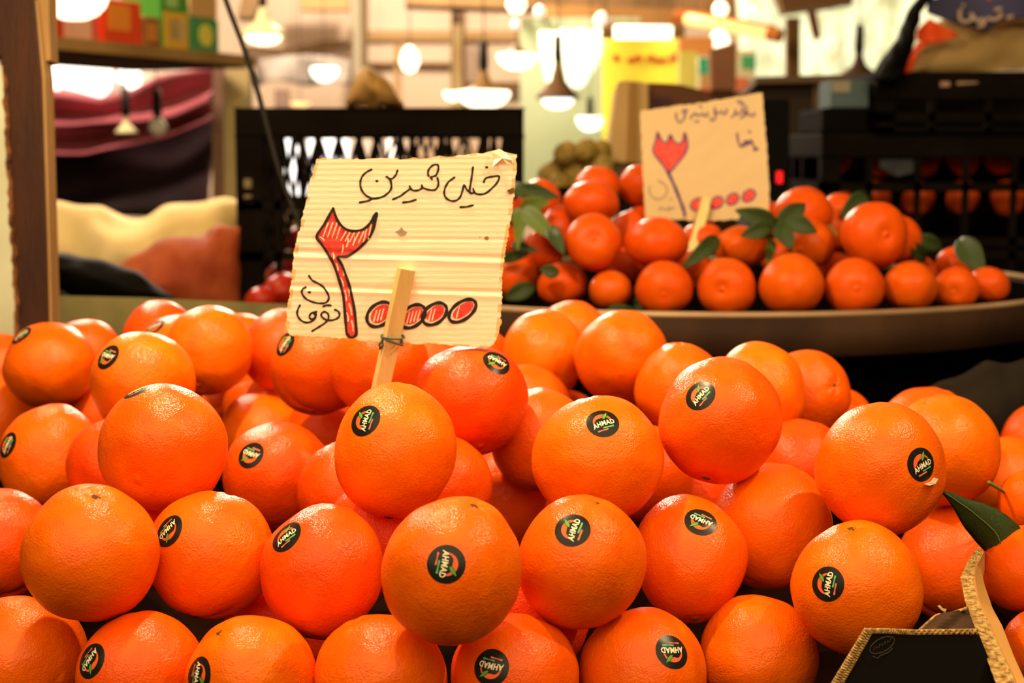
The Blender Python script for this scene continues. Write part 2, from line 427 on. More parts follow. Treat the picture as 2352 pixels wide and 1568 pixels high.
# key: (label, hue, extras)
OR = {
'A1': ('large plain orange cut off at the lower left corner of the picture', .25, dict()),
'A2': ('bottom-row orange with its tilted sticker high on the left, next to the corner orange', .62, dict(sticker=(236, 1496, -122))),
'A3': ('bottom-row orange with a dark scar near its top and a sticker low on its left', .15, dict(sticker=(473, 1528, -87), stem=(515, 1440))),
'A4': ('plain bottom-row orange without sticker, under the gap between two stickered oranges', .35, dict()),
'A5': ('bottom-row orange with an upside-down sticker left of its middle, in the centre of the row', .55, dict(sticker=(1129, 1505, 166))),
'A6': ('bottom-row orange with a shiny upside-down sticker on its upper right', .35, dict(sticker=(1534, 1473, 190))),
'A7': ('plain orange at the right end of the bottom row, beside the black carton', .28, dict(axis=(-.2, 1, .2))),
'B1': ('small reddish orange cut by the left edge of the picture, second row up', .8, dict()),
'B2': ('wide orange with a brown stem dimple on its top and no sticker', .22, dict(stem=(236, 1131))),
'B3': ('squat two-lobed orange with a sticker whose lettering runs downhill to the left', .3, dict(sticker=(408, 1205, -136), navel=(447, 1418))),
'B4': ('tall reddish orange with a notched bottom and a sticker at its upper left edge', .75, dict(sticker=(664, 1217, 40), navel=(713, 1447))),
'B5': ('big central orange with its sticker in the middle, lettering running downwards', .25, dict(sticker=(1031, 1273, -99), stem=(1092, 1157))),
'B6': ('orange with a small scar on top and a sticker whose lettering runs upwards', .35, dict(sticker=(1310, 1200, 80), stem=(1373, 1143))),
'B7': ('orange showing a brown navel at its lower end and a sticker near its top', .5, dict(sticker=(1601, 1180, 146), navel=(1589, 1405))),
'B8': ('orange just above the black carton, sticker at its left, lettering running upwards', .15, dict(sticker=(1878, 1323, 84), stem=(1950, 1208))),
'C1': ('orange near the left edge with a sticker halfway down its left rim', .3, dict(sticker=(36, 1014, 72))),
'C2': ('red-tinged orange mostly hidden behind the tall left orange', .85, dict()),
'C3': ('tall plain-fronted orange with a sticker seen edge-on at its very top', .42, dict(sticker=(322, 888, 30), axis=(.2, .4, -.8))),
'C4': ('reddish orange with an upside-down sticker on its upper left shoulder', .72, dict(sticker=(593, 1037, 155))),
'C5': ('yellowish orange in front of the card stick, sticker at its upper left', .08, dict(sticker=(843, 955, 88), navel=(895, 1187))),
'C6': ('plain orange set back in the gap between two stickered oranges under the card', .45, dict(axis=(0, 1, -.3))),
'C7': ('wide orange right of centre with a level sticker near its top', .12, dict(sticker=(1378, 966, 28))),
'C8': ('orange with a dark navel underneath and a sticker at its upper left, below the tray', .5, dict(sticker=(1593, 902, 52), navel=(1615, 1094))),
'C9': ('plain glossy orange right of centre with no sticker, two highlights on its top', .15, dict(axis=(.4, .8, -.3))),
'C10': ('big orange at right with a level sticker and a torn white bit beneath it', .3, dict(sticker=(2087, 1056, 27), navel=(2015, 1225))),
'C11': ('plain yellow-orange fruit behind the right-hand stickered orange', .12, dict()),
'C12': ('plain orange under the long green leaf, behind the torn carton flap', .6, dict()),
'C13': ('orange cut by the right edge of the picture, highest of the fruit there', .7, dict()),
'D1': ('orange beside the wooden post with a sticker edge-on at its top left', .35, dict(sticker=(63, 768, 48))),
'D2': ('orange at the foot of the wooden post, half cut by the left picture edge', .4, dict()),
'D3': ('plain orange right of the wooden post, behind a stickered one', .5, dict()),
'D4': ('bright yellowish orange with a sticker at its upper left, left part of the pile', .02, dict(sticker=(268, 818, 152))),
'D5': ('yellowish orange behind the bright one, sticker seen flat on its top', .1, dict(sticker=(364, 749, 176))),
'D6': ('plain orange behind the yellowish stickered one, top of the left heap', .2, dict()),
'D7': ('dark orange at the very back of the left heap, against the plank', .75, dict()),
'D8': ('orange at the right back shoulder of the left heap', .4, dict()),
'D9': ('dim orange peeking out left of the price card corner', .7, dict()),
'D10': ('round orange under the left corner of the price card, sticker at its top left', .45, dict(sticker=(665, 790, 58), axis=(.1, .9, -.4))),
'D11': ('plain orange in the hollow left of centre, below the card-corner orange', .2, dict()),
'D12': ('orange glimpsed low in the hollow of the left heap', .3, dict()),
'D12b': ('orange glimpsed low between the left heap and the card-corner orange', .35, dict()),
'D13': ('orange glimpsed deep in the gap left of the bright yellowish orange', .6, dict()),
'D14': ('orange cut by the left edge of the picture, below the post', .25, dict()),
'D15': ('large red-orange fruit under the right corner of the card, upside-down sticker at top right', .78, dict(sticker=(1140, 833, 158), axis=(-.2, .8, -.5))),
'D16': ('orange behind the right lower corner of the price card', .55, dict()),
'D17': ('orange directly behind the wooden stick on its left', .35, dict()),
'D17b': ('orange behind the wooden stick on its right, under the card', .55, dict()),
'D18': ('yellow-orange fruit right of the price card, left of a pair at the back', .12, dict(axis=(0, .9, -.4))),
'D19': ('plain orange topping the heap in front of the tray, right of a pair', .3, dict(axis=(.1, .9, -.4))),
'D20': ('orange peeking up behind the pair in front of the tray', .15, dict()),
'D21': ('orange low between the pair and the stickered orange below the tray', .1, dict()),
'D22': ('reddish orange right behind the wide stickered orange', .75, dict()),
'D23': ('orange sunk in the gap right of the large red-orange fruit', .4, dict()),
'D24': ('orange deep in the gap left of the wide stickered orange', .5, dict()),
'D25': ('orange deep behind the right flank of the wide stickered orange', .7, dict()),
'D26': ('yellow-orange fruit touching the tray band, behind a stickered orange', .05, dict(axis=(0, .9, -.4))),
'D27': ('orange peeking out under the tray band, right of the pair', .3, dict()),
'D28': ('orange half hidden at the right behind the one touching the tray band', .5, dict(stem=(1902, 882))),
'D29': ('plain orange at right in front of the dark space under the tray', .45, dict()),
'D30': ('orange with a small scar on top, rearmost on the right, before the dark', .5, dict(stem=(2172, 896))),
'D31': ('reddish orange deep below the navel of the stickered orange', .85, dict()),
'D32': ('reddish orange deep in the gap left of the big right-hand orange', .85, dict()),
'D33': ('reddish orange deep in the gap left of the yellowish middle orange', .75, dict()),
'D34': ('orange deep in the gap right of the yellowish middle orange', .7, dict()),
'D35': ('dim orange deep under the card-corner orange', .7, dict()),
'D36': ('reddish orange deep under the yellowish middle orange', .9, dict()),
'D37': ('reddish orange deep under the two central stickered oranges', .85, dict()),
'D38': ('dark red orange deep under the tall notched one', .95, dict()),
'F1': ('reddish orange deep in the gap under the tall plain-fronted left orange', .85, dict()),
'D40': ('orange glimpsed between the right edge fruit and the pile', .3, dict()),
}
rg = random.Random(11)
ORANGES = {}
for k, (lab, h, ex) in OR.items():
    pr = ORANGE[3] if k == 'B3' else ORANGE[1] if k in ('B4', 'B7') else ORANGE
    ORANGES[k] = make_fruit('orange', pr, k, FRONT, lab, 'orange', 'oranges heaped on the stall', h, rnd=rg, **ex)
# the torn white bit of backing paper under one sticker
c10 = Vector(FRONT['C10'][:3]); r10 = FRONT['C10'][3]
b = B(); p0 = [c10 + cam_dir(surf_dir(c10, r10, px, py)) * (r10 * 1.035) for px, py in ((2088, 1099), (2102, 1096), (2112, 1086), (2121, 1089), (2114, 1099), (2098, 1102))]
b.prism(p0, FW * .003); tb = b.done('torn_backing', mat('torn_paper', 'f2e6cc', .8), ORANGES['C10'])

# ---------------------------------------------------------------- leaves
M_LEAF = mat('citrus_leaf', '263212', .45, '36421a', 30, .25, 60); M_LEAF2 = mat('pale_leaf', '5f6b2c', .7, '4a5722', 30, spec=.1)
M_TWIG = mat('twig_green', '6d7335', .6)
def leaf(parent, base, tip, width, fold=.25, droop=.1, roll=0.0, m=None, n=10, name='leaf', toward=None):
    base, tip = Vector(base), Vector(tip); ax = (tip - base); l = ax.length; ax.normalize()
    nrm = (toward or -FW); nrm = (nrm - ax * nrm.dot(ax)).normalized(); nrm = Matrix.Rotation(roll, 3, ax) @ nrm; sd = ax.cross(nrm)
    def fn(u, v):
        t = v; wd = width * .5 * (math.sin(math.pi * min(1, t * .96 + .03) ** .82)) ** .85 + .0004
        s = (u - .5) * 2
        return base + ax * (l * t) + sd * (s * wd) + nrm * (fold * abs(s) * wd + droop * l * math.sin(math.pi * t) + .03 * wd * math.sin(9 * t + 3 * s))
    b = B(); b.grid(fn, 6, n); return b.done(name, m or M_LEAF, parent, smooth=True, solid=.0005)
def twig(parent, pts, r=.0012, m=None, name='stem'):
    b = B(); b.tube(smooth_path(pts, 4), r, 7); return b.done(name, m or M_TWIG, parent, smooth=True)

# small mandarins in the carton at the right
TANG = [fruit_mesh('tangerine', 11, [PEEL2], .9, .03, .11, .24, .03, neck=.04, sub=5), fruit_mesh('tangerine', 12, [PEEL2], .86, .05, .2, .30, .035, sub=5),
        fruit_mesh('tangerine', 13, [PEEL2], .94, .03, .08, .2, .03, neck=.09, sub=5)]
mg = {'M1': ('small mandarin with a cut green stem at the right picture edge', .5), 'M2': ('mandarin with a long dark leaf, in the carton at right', .55),
      'M3': ('lowest mandarin in the carton, cut by the right picture edge', .45)}
MAND = {k: make_fruit('mandarin', TANG, k, FRONT, lab, 'mandarin', 'mandarins in the carton', h, rnd=rg, axis=(-.6, .5, .1)) for k, (lab, h) in mg.items()}
twig(MAND['M1'], [at(2308, 1130, 1.215), at(2290, 1119, 1.205), at(2270, 1107, 1.20)], .0014)
tip_, mid = at(2153, 1122, 1.075), None
# the long leaf is lofted between its two edges
eu = [(2152, 1122), (2187, 1131), (2222, 1145), (2258, 1155), (2284, 1166), (2312, 1182), (2340, 1206), (2352, 1228), (2345, 1262)]
el = [(2152, 1122), (2172, 1142), (2188, 1164), (2199, 1184), (2210, 1204), (2219, 1217), (2230, 1230), (2243, 1246), (2262, 1266)]
def leaf_fn(u, v):
    i = min(int(v * 8), 7); t = v * 8 - i
    a = [eu[i][k] + (eu[i + 1][k] - eu[i][k]) * t for k in (0, 1)]; c = [el[i][k] + (el[i + 1][k] - el[i][k]) * t for k in (0, 1)]
    px, py = a[0] + (c[0] - a[0]) * u, a[1] + (c[1] - a[1]) * u
    return at(px, py, 1.078 + .012 * v - .010 * math.sin(math.pi * u) * v + .006 * (u - .5) * v)
b = B(); b.grid(leaf_fn, 8, 24); b.done('leaf', M_LEAF, MAND['M2'], smooth=True, solid=.0006)
b = B(); b.tube([leaf_fn(.52, t / 12) - FW * .0006 for t in range(1, 13)], .0005, 6); b.done('leaf_vein', mat('leaf_vein', '55632a', .5), MAND['M2'], smooth=True)
# ---------------------------------------------------------------- handwritten price cards
M_CARD = mat('cardboard_cream', 'fdeed2', .85, 'f8e4be', 5, .05, 90, stretch=(1, 1, 6)); M_CUT = mat('cardboard_cut_edge', '9a6c38', .9, '5c3c1c', 60)
M_INK = mat('black_marker', '2a2420', .7); M_RED = mat('red_marker', 'd83a30', .7, 'e2544a', 200); M_PURPLE = mat('purple_marker', '4a2a66', .7)
M_STICK = mat('raw_wood_stick', 'e0c888', .8, 'c8ac6c', 14, .4, 60, stretch=(4, 4, .6)); M_BAND = mat('rubber_band', '4d564c', .5)
class Card:
    """a flat hand-cut card; drawing coordinates are the card's own, in pixels of a tracing grid"""
    def __init__(s, name, org, k, d, label, tilt=0.0, creases=(), flute=0.0):
        s.org = org; s.k = k; s.d = d; s.creases = creases; s.flute = flute; s.tilt = tilt
        s.root = thing(name, s.P(700, 1100, 0), label, 'price card')
    def h(s, x, y):
        z = s.flute * math.sin(y * 2 * math.pi / 36.0)
        for yc, sl, wd, amp in s.creases: z -= amp * math.exp(-((y - yc - sl * (x - 800)) / wd) ** 2)
        return z
    def P(s, x, y, off=0.0):
        px, py = s.org[0] + x / s.k, s.org[1] + y / s.k
        return at(px, py, s.d + s.tilt * (py - s.org[1]) ) - FW * (off + s.h(x, y))
    def sheet(s, left, right, top, bottom, mats, thick=.003, nu=60, nv=110):
        rn = random.Random(3)
        def XY(u, v):
            x = lerp_poly(left, v) * (1 - u) + lerp_poly(right, v) * u; y = lerp_poly(top, u) * (1 - v) + lerp_poly(bottom, u) * v
            j = 6 * N3(Vector((u * 23, v * 31, .5))) + 7 * N3(Vector((u * 61, v * 83, 4.5)))
            if u < .001 or u > .999: x += j * 1.3
            if v < .001 or v > .999: y += j * 1.5
            return x, y
        b = B(); b.grid(lambda u, v: s.P(*XY(u, v)), nu, nv)
        for i in range(nu):
            for q in (0, nv - 1):
                if N3(Vector((i * .21, q * .37, 3.3))) > .12: b.mi[q * nu + i] = 2
        for q in range(nv):
            for i in (0, nu - 1):
                if N3(Vector((i * .33, q * .17, 8.3))) > .12: b.mi[q * nu + i] = 2
        b.grid(lambda u, v: s.P(*XY(1 - u, v), -thick), nu, nv)
        ring = [(i / nu, 0) for i in range(nu)] + [(1, i / nv) for i in range(nv)] + [(1 - i / nu, 1) for i in range(nu)] + [(0, 1 - i / nv) for i in range(nv)] + [(0, 0)]
        vs = []
        for u, v in ring: vs += [s.P(*XY(u, v)), s.P(*XY(u, v), -thick)]
        b.add(vs, [(2 * i, 2 * i + 1, 2 * i + 3, 2 * i + 2) for i in range(len(ring) - 1)], 1)
        return b.done('card', mats, s.root, smooth=False)
    def ribbon(s, b, pts, wd, off=.00035, n=7, smooth=True, taper=False):
        P2 = [Vector((p[0], p[1], 0)) for p in pts]; P2 = smooth_path(P2, n) if smooth else [P2[i] + (P2[i + 1] - P2[i]) * t / 5 for i in range(len(P2) - 1) for t in range(5)] + [P2[-1]]
        vs = []; fs = []; m = len(P2)
        for i, p in enumerate(P2):
            t = (P2[min(i + 1, m - 1)] - P2[max(i - 1, 0)]); t = t.normalized() if t.length > 1e-6 else Vector((1, 0, 0)); nn = Vector((-t.y, t.x, 0))
            hw = wd / 2 * (1 + .12 * math.sin(i * .7 + wd))
            if taper: hw *= .55 + .45 * math.sin(math.pi * min(1, (i + 1.2) / m * 1.0))
            for sgn in (-1, 1): q = p + nn * hw * sgn; vs.append(s.P(q.x, q.y, off))
        for i in range(m - 1): fs.append((2 * i, 2 * i + 1, 2 * i + 3, 2 * i + 2))
        b.add(vs, fs)
        for p in (P2[0], P2[-1]):                     # round pen ends
            c = [s.P(p.x + wd / 2 * math.cos(a * .785), p.y + wd / 2 * math.sin(a * .785), off) for a in range(8)]
            b.add(c, [tuple(range(8))])
    def fill(s, b, poly, off):
        bm = bmesh.new(); vs = [bm.verts.new((p[0], p[1], 0)) for p in poly]
        for t in tessellate_polygon([[Vector((p[0], p[1], 0)) for p in poly]]):
            try: bm.faces.new([vs[i] for i in t])
            except ValueError: pass
        for _ in range(4):
            es = [e for e in bm.edges if e.calc_length() > 28]
            if es: bmesh.ops.subdivide_edges(bm, edges=es, cuts=1); bmesh.ops.triangulate(bm, faces=bm.faces)
        bm.verts.ensure_lookup_table()
        b.add([s.P(v.co.x, v.co.y, off) for v in bm.verts], [tuple(l.vert.index for l in f.loops) for f in bm.faces]) if not bm.verts.index_update() else None
        bm.free()
def oval(cx, cy, a, b_, deg, n=20):
    r = math.radians(deg); return [(cx + a * math.cos(t) * math.cos(r) + b_ * math.sin(t) * math.sin(r), cy - a * math.cos(t) * math.sin(r) + b_ * math.sin(t) * math.cos(r)) for t in [2 * math.pi * i / n for i in range(n)]]

# --- the near card: 20,000 toman, "very sweet"
K1 = 2.7517
c1 = Card('price_card', (640, 330), K1, 1.185, 'near cream cardboard price card on a wooden stick, red-filled numerals', 0.00004,
          creases=((600, .01, 12, .0002), (700, .03, 16, .0006), (918, .03, 15, .0005), (735, .03, 14, -.0004), (948, .03, 14, -.0004)), flute=.00004)
c1.sheet([(0, 240), (.08, 212), (.18, 185), (.34, 150), (.46, 112), (.58, 95), (.7, 78), (.84, 56), (.95, 45), (1, 70)],
         [(0, 1502), (.1, 1500), (.2, 1488), (.35, 1468), (.5, 1432), (.62, 1416), (.8, 1408), (.92, 1396), (.97, 1370), (1, 1325)],
         [(0, 92), (.15, 95), (.3, 98), (.5, 90), (.7, 76), (.82, 58), (.88, 40), (.93, 46), (.97, 62), (1, 62)],
         [(0, 1208), (.2, 1226), (.45, 1250), (.6, 1262), (.8, 1272), (1, 1290)], [M_CARD, M_CUT, mat('worn_card_edge', 'e2c288', .9)])
# crumpled corner
b = B(); q = [(1345, 52), (1395, 36), (1440, 60), (1470, 105), (1486, 140), (1440, 128), (1395, 128), (1350, 150), (1362, 100)]
cen = c1.P(1415, 95, .0055); ring = [c1.P(x, y, .0008 + (.003 if i % 2 else 0)) for i, (x, y) in enumerate(q)]
b.add([cen] + ring, [(0, 1 + i, 1 + (i + 1) % len(q)) for i in range(len(q))]); b.done('folded_corner', M_CARD, c1.root)
b = B(); q = [(1442, 298), (1468, 283), (1490, 276), (1486, 312), (1462, 318)]
b.add([c1.P(x, y, .0006 + (.002 if i == 0 else 0)) for i, (x, y) in enumerate(q)], [tuple(range(5))]); b.done('torn_nick', mat('torn_brown', '7c5426', .9), c1.root)
T1 = 13
def word(c, strokes, wd, m, dots=(), off=.00035):
    b = B()
    for st in strokes: c.ribbon(b, st, wd, off)
    for x, y in dots: c.ribbon(b, [(x - 3, y), (x + 3, y)], wd + 2, off)
    tag(b.done('written_word', m, c.root), kind='stuff')
word(c1, ([(1297, 244), (1303, 225), (1318, 214), (1350, 208), (1392, 206), (1386, 238), (1355, 275), (1310, 312), (1268, 320), (1240, 310), (1230, 285)],
           [(1228, 148), (1222, 200), (1214, 250), (1208, 290), (1212, 312), (1240, 310)],
           [(1112, 213), (1075, 240), (1052, 280), (1047, 318), (1062, 346), (1095, 362), (1130, 355), (1152, 328), (1165, 285), (1172, 262), (1190, 290), (1212, 308)],
           [(1148, 400), (1190, 398), (1228, 389)]), T1, M_INK, ((1315, 149),))
word(c1, ([(948, 205), (944, 185), (952, 158), (978, 135), (1005, 134), (1010, 158), (998, 195), (985, 205), (962, 212), (970, 224)],
           [(1003, 215), (1010, 245), (1004, 275), (985, 292), (945, 290), (912, 278), (905, 262)],
           [(908, 280), (885, 293), (855, 296), (836, 285), (828, 268)], [(836, 282), (810, 300), (770, 330), (722, 352)], [(786, 371), (830, 365), (868, 354)],
           [(752, 168), (742, 195), (725, 216), (705, 222), (680, 206), (705, 230), (713, 262), (706, 295), (675, 325), (630, 343), (585, 343), (545, 320), (520, 280), (517, 240), (530, 205), (555, 180), (588, 163)],
           [(512, 371), (560, 362), (590, 350), (622, 345)]), T1, M_INK, ((621, 236),))
word(c1, ([(192, 834), (212, 862), (245, 880), (282, 905), (308, 942), (318, 975), (300, 1003), (262, 1008), (215, 1000), (172, 978), (148, 945), (152, 918), (172, 906)],
           [(282, 1028), (305, 1020), (330, 1022)],
           [(355, 1048), (378, 1060), (385, 1085), (368, 1105), (335, 1115), (300, 1112), (275, 1095), (270, 1075), (290, 1062), (312, 1075), (315, 1105), (290, 1135), (250, 1160), (212, 1184)],
           [(240, 1062), (212, 1068), (195, 1088), (205, 1108), (228, 1100), (238, 1078), (218, 1066), (235, 1092), (215, 1118), (180, 1130), (145, 1118), (122, 1090), (118, 1060), (135, 1020)]), T1, M_INK, ((195, 938),))
def numeral(c, line, wd, fill, gaps, m_ink, m_gap, n=3, extra=None, off=.0006):
    b = B(); c.ribbon(b, line, wd, off, n)
    if extra: c.ribbon(b, *extra, off)
    t = tag(b.done('numeral', m_ink, c.root), kind='stuff' if extra else None)
    b = B(); c.fill(b, fill, off * .5); r = b.done('red_fill', M_RED, t)
    if gaps:
        b = B()
        for g in gaps: c.ribbon(b, g, 7.5, off * .75, 3, taper=True)
        tag(b.done('pen_gaps', m_gap, t), kind='stuff')
M_GAP = mat('card_between_strokes', 'fdecce', .85)
two = [(345, 408), (318, 458), (285, 515), (240, 585), (268, 630), (305, 685), (335, 735), (362, 800), (388, 880), (408, 960), (418, 1060), (425, 1150), (432, 1200), (455, 1224), (478, 1218), (492, 1195), (487, 1120), (478, 1040), (465, 970), (448, 900), (425, 830), (400, 765), (372, 716), (405, 713), (440, 708), (495, 672), (540, 630), (575, 590), (596, 545), (612, 490), (618, 445), (600, 462), (580, 500), (545, 535), (500, 550), (455, 550), (415, 533), (382, 500), (360, 455)]
gp = [[(290 + i * 28 + 24, 500 + (55 if 3 < i < 9 else 0) - (0 if i < 10 else 40)), (282 + i * 28, 585 + i * 4 + (8 if i > 3 else 0))] for i in range(11)]
gp += [[(x0, y0), ((x0 + x1) / 2 + 3, (y0 + y1) / 2), (x1, y1)] for x0, y0, x1, y1 in ((262, 588, 288, 610), (350, 730, 344, 690), (376, 800, 366, 760), (398, 760, 412, 830), (410, 900, 395, 850), (440, 890, 446, 960), (428, 990, 420, 930), (445, 1010, 462, 1080), (440, 1120, 432, 1070), (462, 1120, 470, 1180), (400, 690, 408, 640), (470, 640, 482, 590), (430, 650, 440, 600))]
numeral(c1, two + [two[0]], 17, two, gp, M_INK, M_GAP, 4, ([(618, 442), (610, 475), (598, 500)], 24))
for z, n_ in (((640, 1078, 92, 66, 40), 3), ((848, 1090, 90, 60, 40), 4), ((986, 1075, 86, 58, 38), 2), ((1162, 1055, 98, 54, 36), 1)):
    o_ = oval(*z); cx, cy = z[0] + 2, z[1] + 4
    numeral(c1, o_ + [o_[0]], 21, oval(z[0] + 4, z[1] - 4, z[2] - 20, z[3] - 18, z[4]), [[(cx - 40 + i * 22, cy + 40 - i * 6), (cx - 22 + i * 22, cy - 28 - i * 4)] for i in range(n_)], M_INK, M_GAP)
b = B(); c1.fill(b, [(735, 556), (760, 545), (778, 525), (790, 545), (815, 560), (800, 578), (770, 585)], .0003); b.done('smudge', mat('grey_smudge', '9c8a78', .9, 'c8b08a', 60), c1.root)
b = B(); c1.fill(b, oval(1315, 597, 15, 13, 0, 10), .0003); c1.fill(b, oval(1272, 590, 4, 3, 0, 8), .0003); b.done('stain', mat('brown_stain', 'a98245', .9), c1.root)
# stick with square section, and the band round it
a0, a1 = c1.P(812, 790, .006), c1.P(640, 1570, .002); a2 = a1 + (a1 - a0).normalized() * .05
b = B(); b.bar(a0, a2, .0118, .0085, ref=Vector((.45, -1, 0))); b.done('stick', M_STICK, c1.root, bevel=.0006)
ax = (a2 - a0).normalized(); pc = c1.P(722, 1228, .0052); sx_ = ax.cross(FW).normalized(); sy_ = ax.cross(sx_)
b = B()
for dz in (-.0012, .0010, .0022):
    b.tube([pc + ax * (dz + .0016 * math.sin(t * .785 + dz * 900)) + sx_ * (.0084 * math.cos(t * .785)) * (1 if t % 2 == 0 else 1.18) + sy_ * (.0062 * math.sin(t * .785)) * (1 if t % 2 == 0 else 1.18) for t in range(9)], .0008, 6, False)
b.tube([pc + sx_ * -.006 + ax * .002, pc + sx_ * -.0085 + ax * .007 - FW * .002, pc + sx_ * -.0075 + ax * .010 - FW * .002, pc + sx_ * -.0055 + ax * .006 - FW * .003], .0011, 6)
b.done('rubber_band', M_BAND, c1.root, smooth=True)

# --- the far card on the tray: 30,000 toman
K2 = 4.611
c2 = Card('price_card', (1440, 200), K2, 1.97, 'smaller price card standing among the tangerines, written in purple', 0.0, flute=.0001)
M_CARD2 = mat('pale_card', 'c8ac84', .85, 'c0a278', 4)
c2.sheet([(0, 138), (.5, 165), (1, 195)], [(0, 1432), (.2, 1452), (.35, 1470), (.5, 1482), (.65, 1500), (.8, 1508), (1, 1504)],
         [(0, 250), (.5, 165), (1, 55)], [(0, 1395), (.25, 1405), (.5, 1412), (.75, 1405), (.78, 1340), (1, 1350)], [M_CARD2, mat('yellow_card_edge', 'd99a24', .8), M_CARD2], .003, 40, 40)
M_FAINT = mat('purple_ink_faint', '5a4272', .8)
word(c2, ([(1345, 270), (1350, 295), (1325, 305), (1300, 298), (1285, 270)], [(1268, 205), (1262, 300)], [(1245, 250), (1240, 300), (1205, 330)], [(1190, 185), (1215, 160), (1235, 185), (1222, 240), (1190, 285), (1150, 280)], [(1150, 240), (1140, 290), (1105, 320)], [(1165, 150), (1200, 140)]), 17, M_FAINT, off=.0008)
word(c2, ([(1050, 235), (1055, 270), (1020, 285), (1000, 250)], [(985, 265), (945, 275), (930, 220)], [(925, 250), (935, 330), (895, 355), (885, 325)]), 17, M_FAINT, off=.0008)
word(c2, ([(850, 270), (855, 295), (820, 305), (800, 275)], [(790, 215), (770, 195)], [(790, 290), (740, 300), (725, 275)], [(715, 285), (690, 300), (670, 335)], [(640, 250), (600, 245), (585, 275)], [(625, 260), (600, 340), (555, 375), (525, 330), (520, 275)], [(720, 360), (760, 365)]), 17, M_FAINT, off=.0008)
word(c2, ([(1165, 490), (1185, 600), (1215, 630), (1235, 590), (1270, 570), (1285, 610), (1310, 560), (1330, 600), (1350, 640), (1385, 655), (1345, 668)], [(1290, 470), (1305, 480)], [(1270, 575), (1255, 615), (1230, 625)]), 19, M_PURPLE, off=.0008)
word(c2, ([(330, 985), (400, 1030), (425, 1090), (405, 1150), (340, 1185), (270, 1165), (235, 1100), (245, 1050)], [(500, 1270), (470, 1290), (440, 1270), (445, 1300), (400, 1290), (350, 1280), (340, 1300)], [(455, 1190), (475, 1180)]), 17, mat('purple_ink_pale', '9a8070', .8), off=.0008)
three = [(325, 480), (305, 570), (278, 680), (340, 770), (400, 850), (432, 905), (470, 880), (520, 820), (580, 750), (622, 680), (640, 590), (610, 478), (598, 560), (560, 602), (500, 580), (458, 505), (438, 565), (400, 592), (360, 560), (325, 480)]
numeral(c2, three, 20, three[:-1], None, M_PURPLE, None, 3, ([(430, 890), (500, 1040), (560, 1190), (600, 1300), (612, 1360)], 32), .0010)
for z in [(742, 1240, 75, 55, 40), (950, 1222, 74, 55, 40), (1118, 1186, 72, 52, 40), (1290, 1148, 76, 54, 38)]:
    o_ = oval(*z); numeral(c2, o_ + [o_[0]], 16, oval(z[0], z[1], z[2] - 10, z[3] - 10, z[4]), None, M_PURPLE, None, off=.0010)
b = B(); b.bar(at(1622, 455, 1.962), at(1588, 585, 1.945), .011, .008, ref=Vector((.2, -1, 0))); b.done('stick', M_STICK, c2.root)
# ---------------------------------------------------------------- round tray with tangerines
TX, TY, TR, TZ = 0.25, 2.252, 0.5, 1.1745
M_TRAY = mat('worn_tin', '40291a', .7, '2c1a10', 7, .2, 30, metal=.1, spec=.1); M_LIP = mat('worn_lip', 'b09070', .5, '84664a', 5, metal=.2)  # tin darkened to put the band's shade into its colour
tray = thing('round_tray', (TX, TY, TZ - .05), 'wide round metal tray heaped with tangerines, worn brown band and pale lip', 'tray')
b = B(); b.lathe([(TR - .006, .0), (TR, 0), (TR - .004, -.045), (TR - .012, -.05), (TR - .012, -.006), (TR - .006, 0)], (TX, TY, TZ), 96); b.done('band', M_TRAY, tray, smooth=True)
b = B(); b.lathe([(TR - .004 + .005 * math.cos(a), .001 + .004 * math.sin(a)) for a in [i * math.pi / 4 for i in range(9)]], (TX, TY, TZ), 96); b.done('lip', M_LIP, tray, smooth=True)
b = B(); b.lathe([(0, -.006), (TR - .008, -.006), (TR - .008, -.012), (0, -.012)], (TX, TY, TZ), 64); b.done('floor_plate', mat('tray_floor', '0c0705', .95, spec=.0), tray)
b = B(); b.lathe([(.30, -.012), (.30, -.086), (.28, -.086), (.28, -.012)], (TX, TY, TZ), 48); b.done('foot_ring', mat('dark_iron', '1c140e', .7), tray)
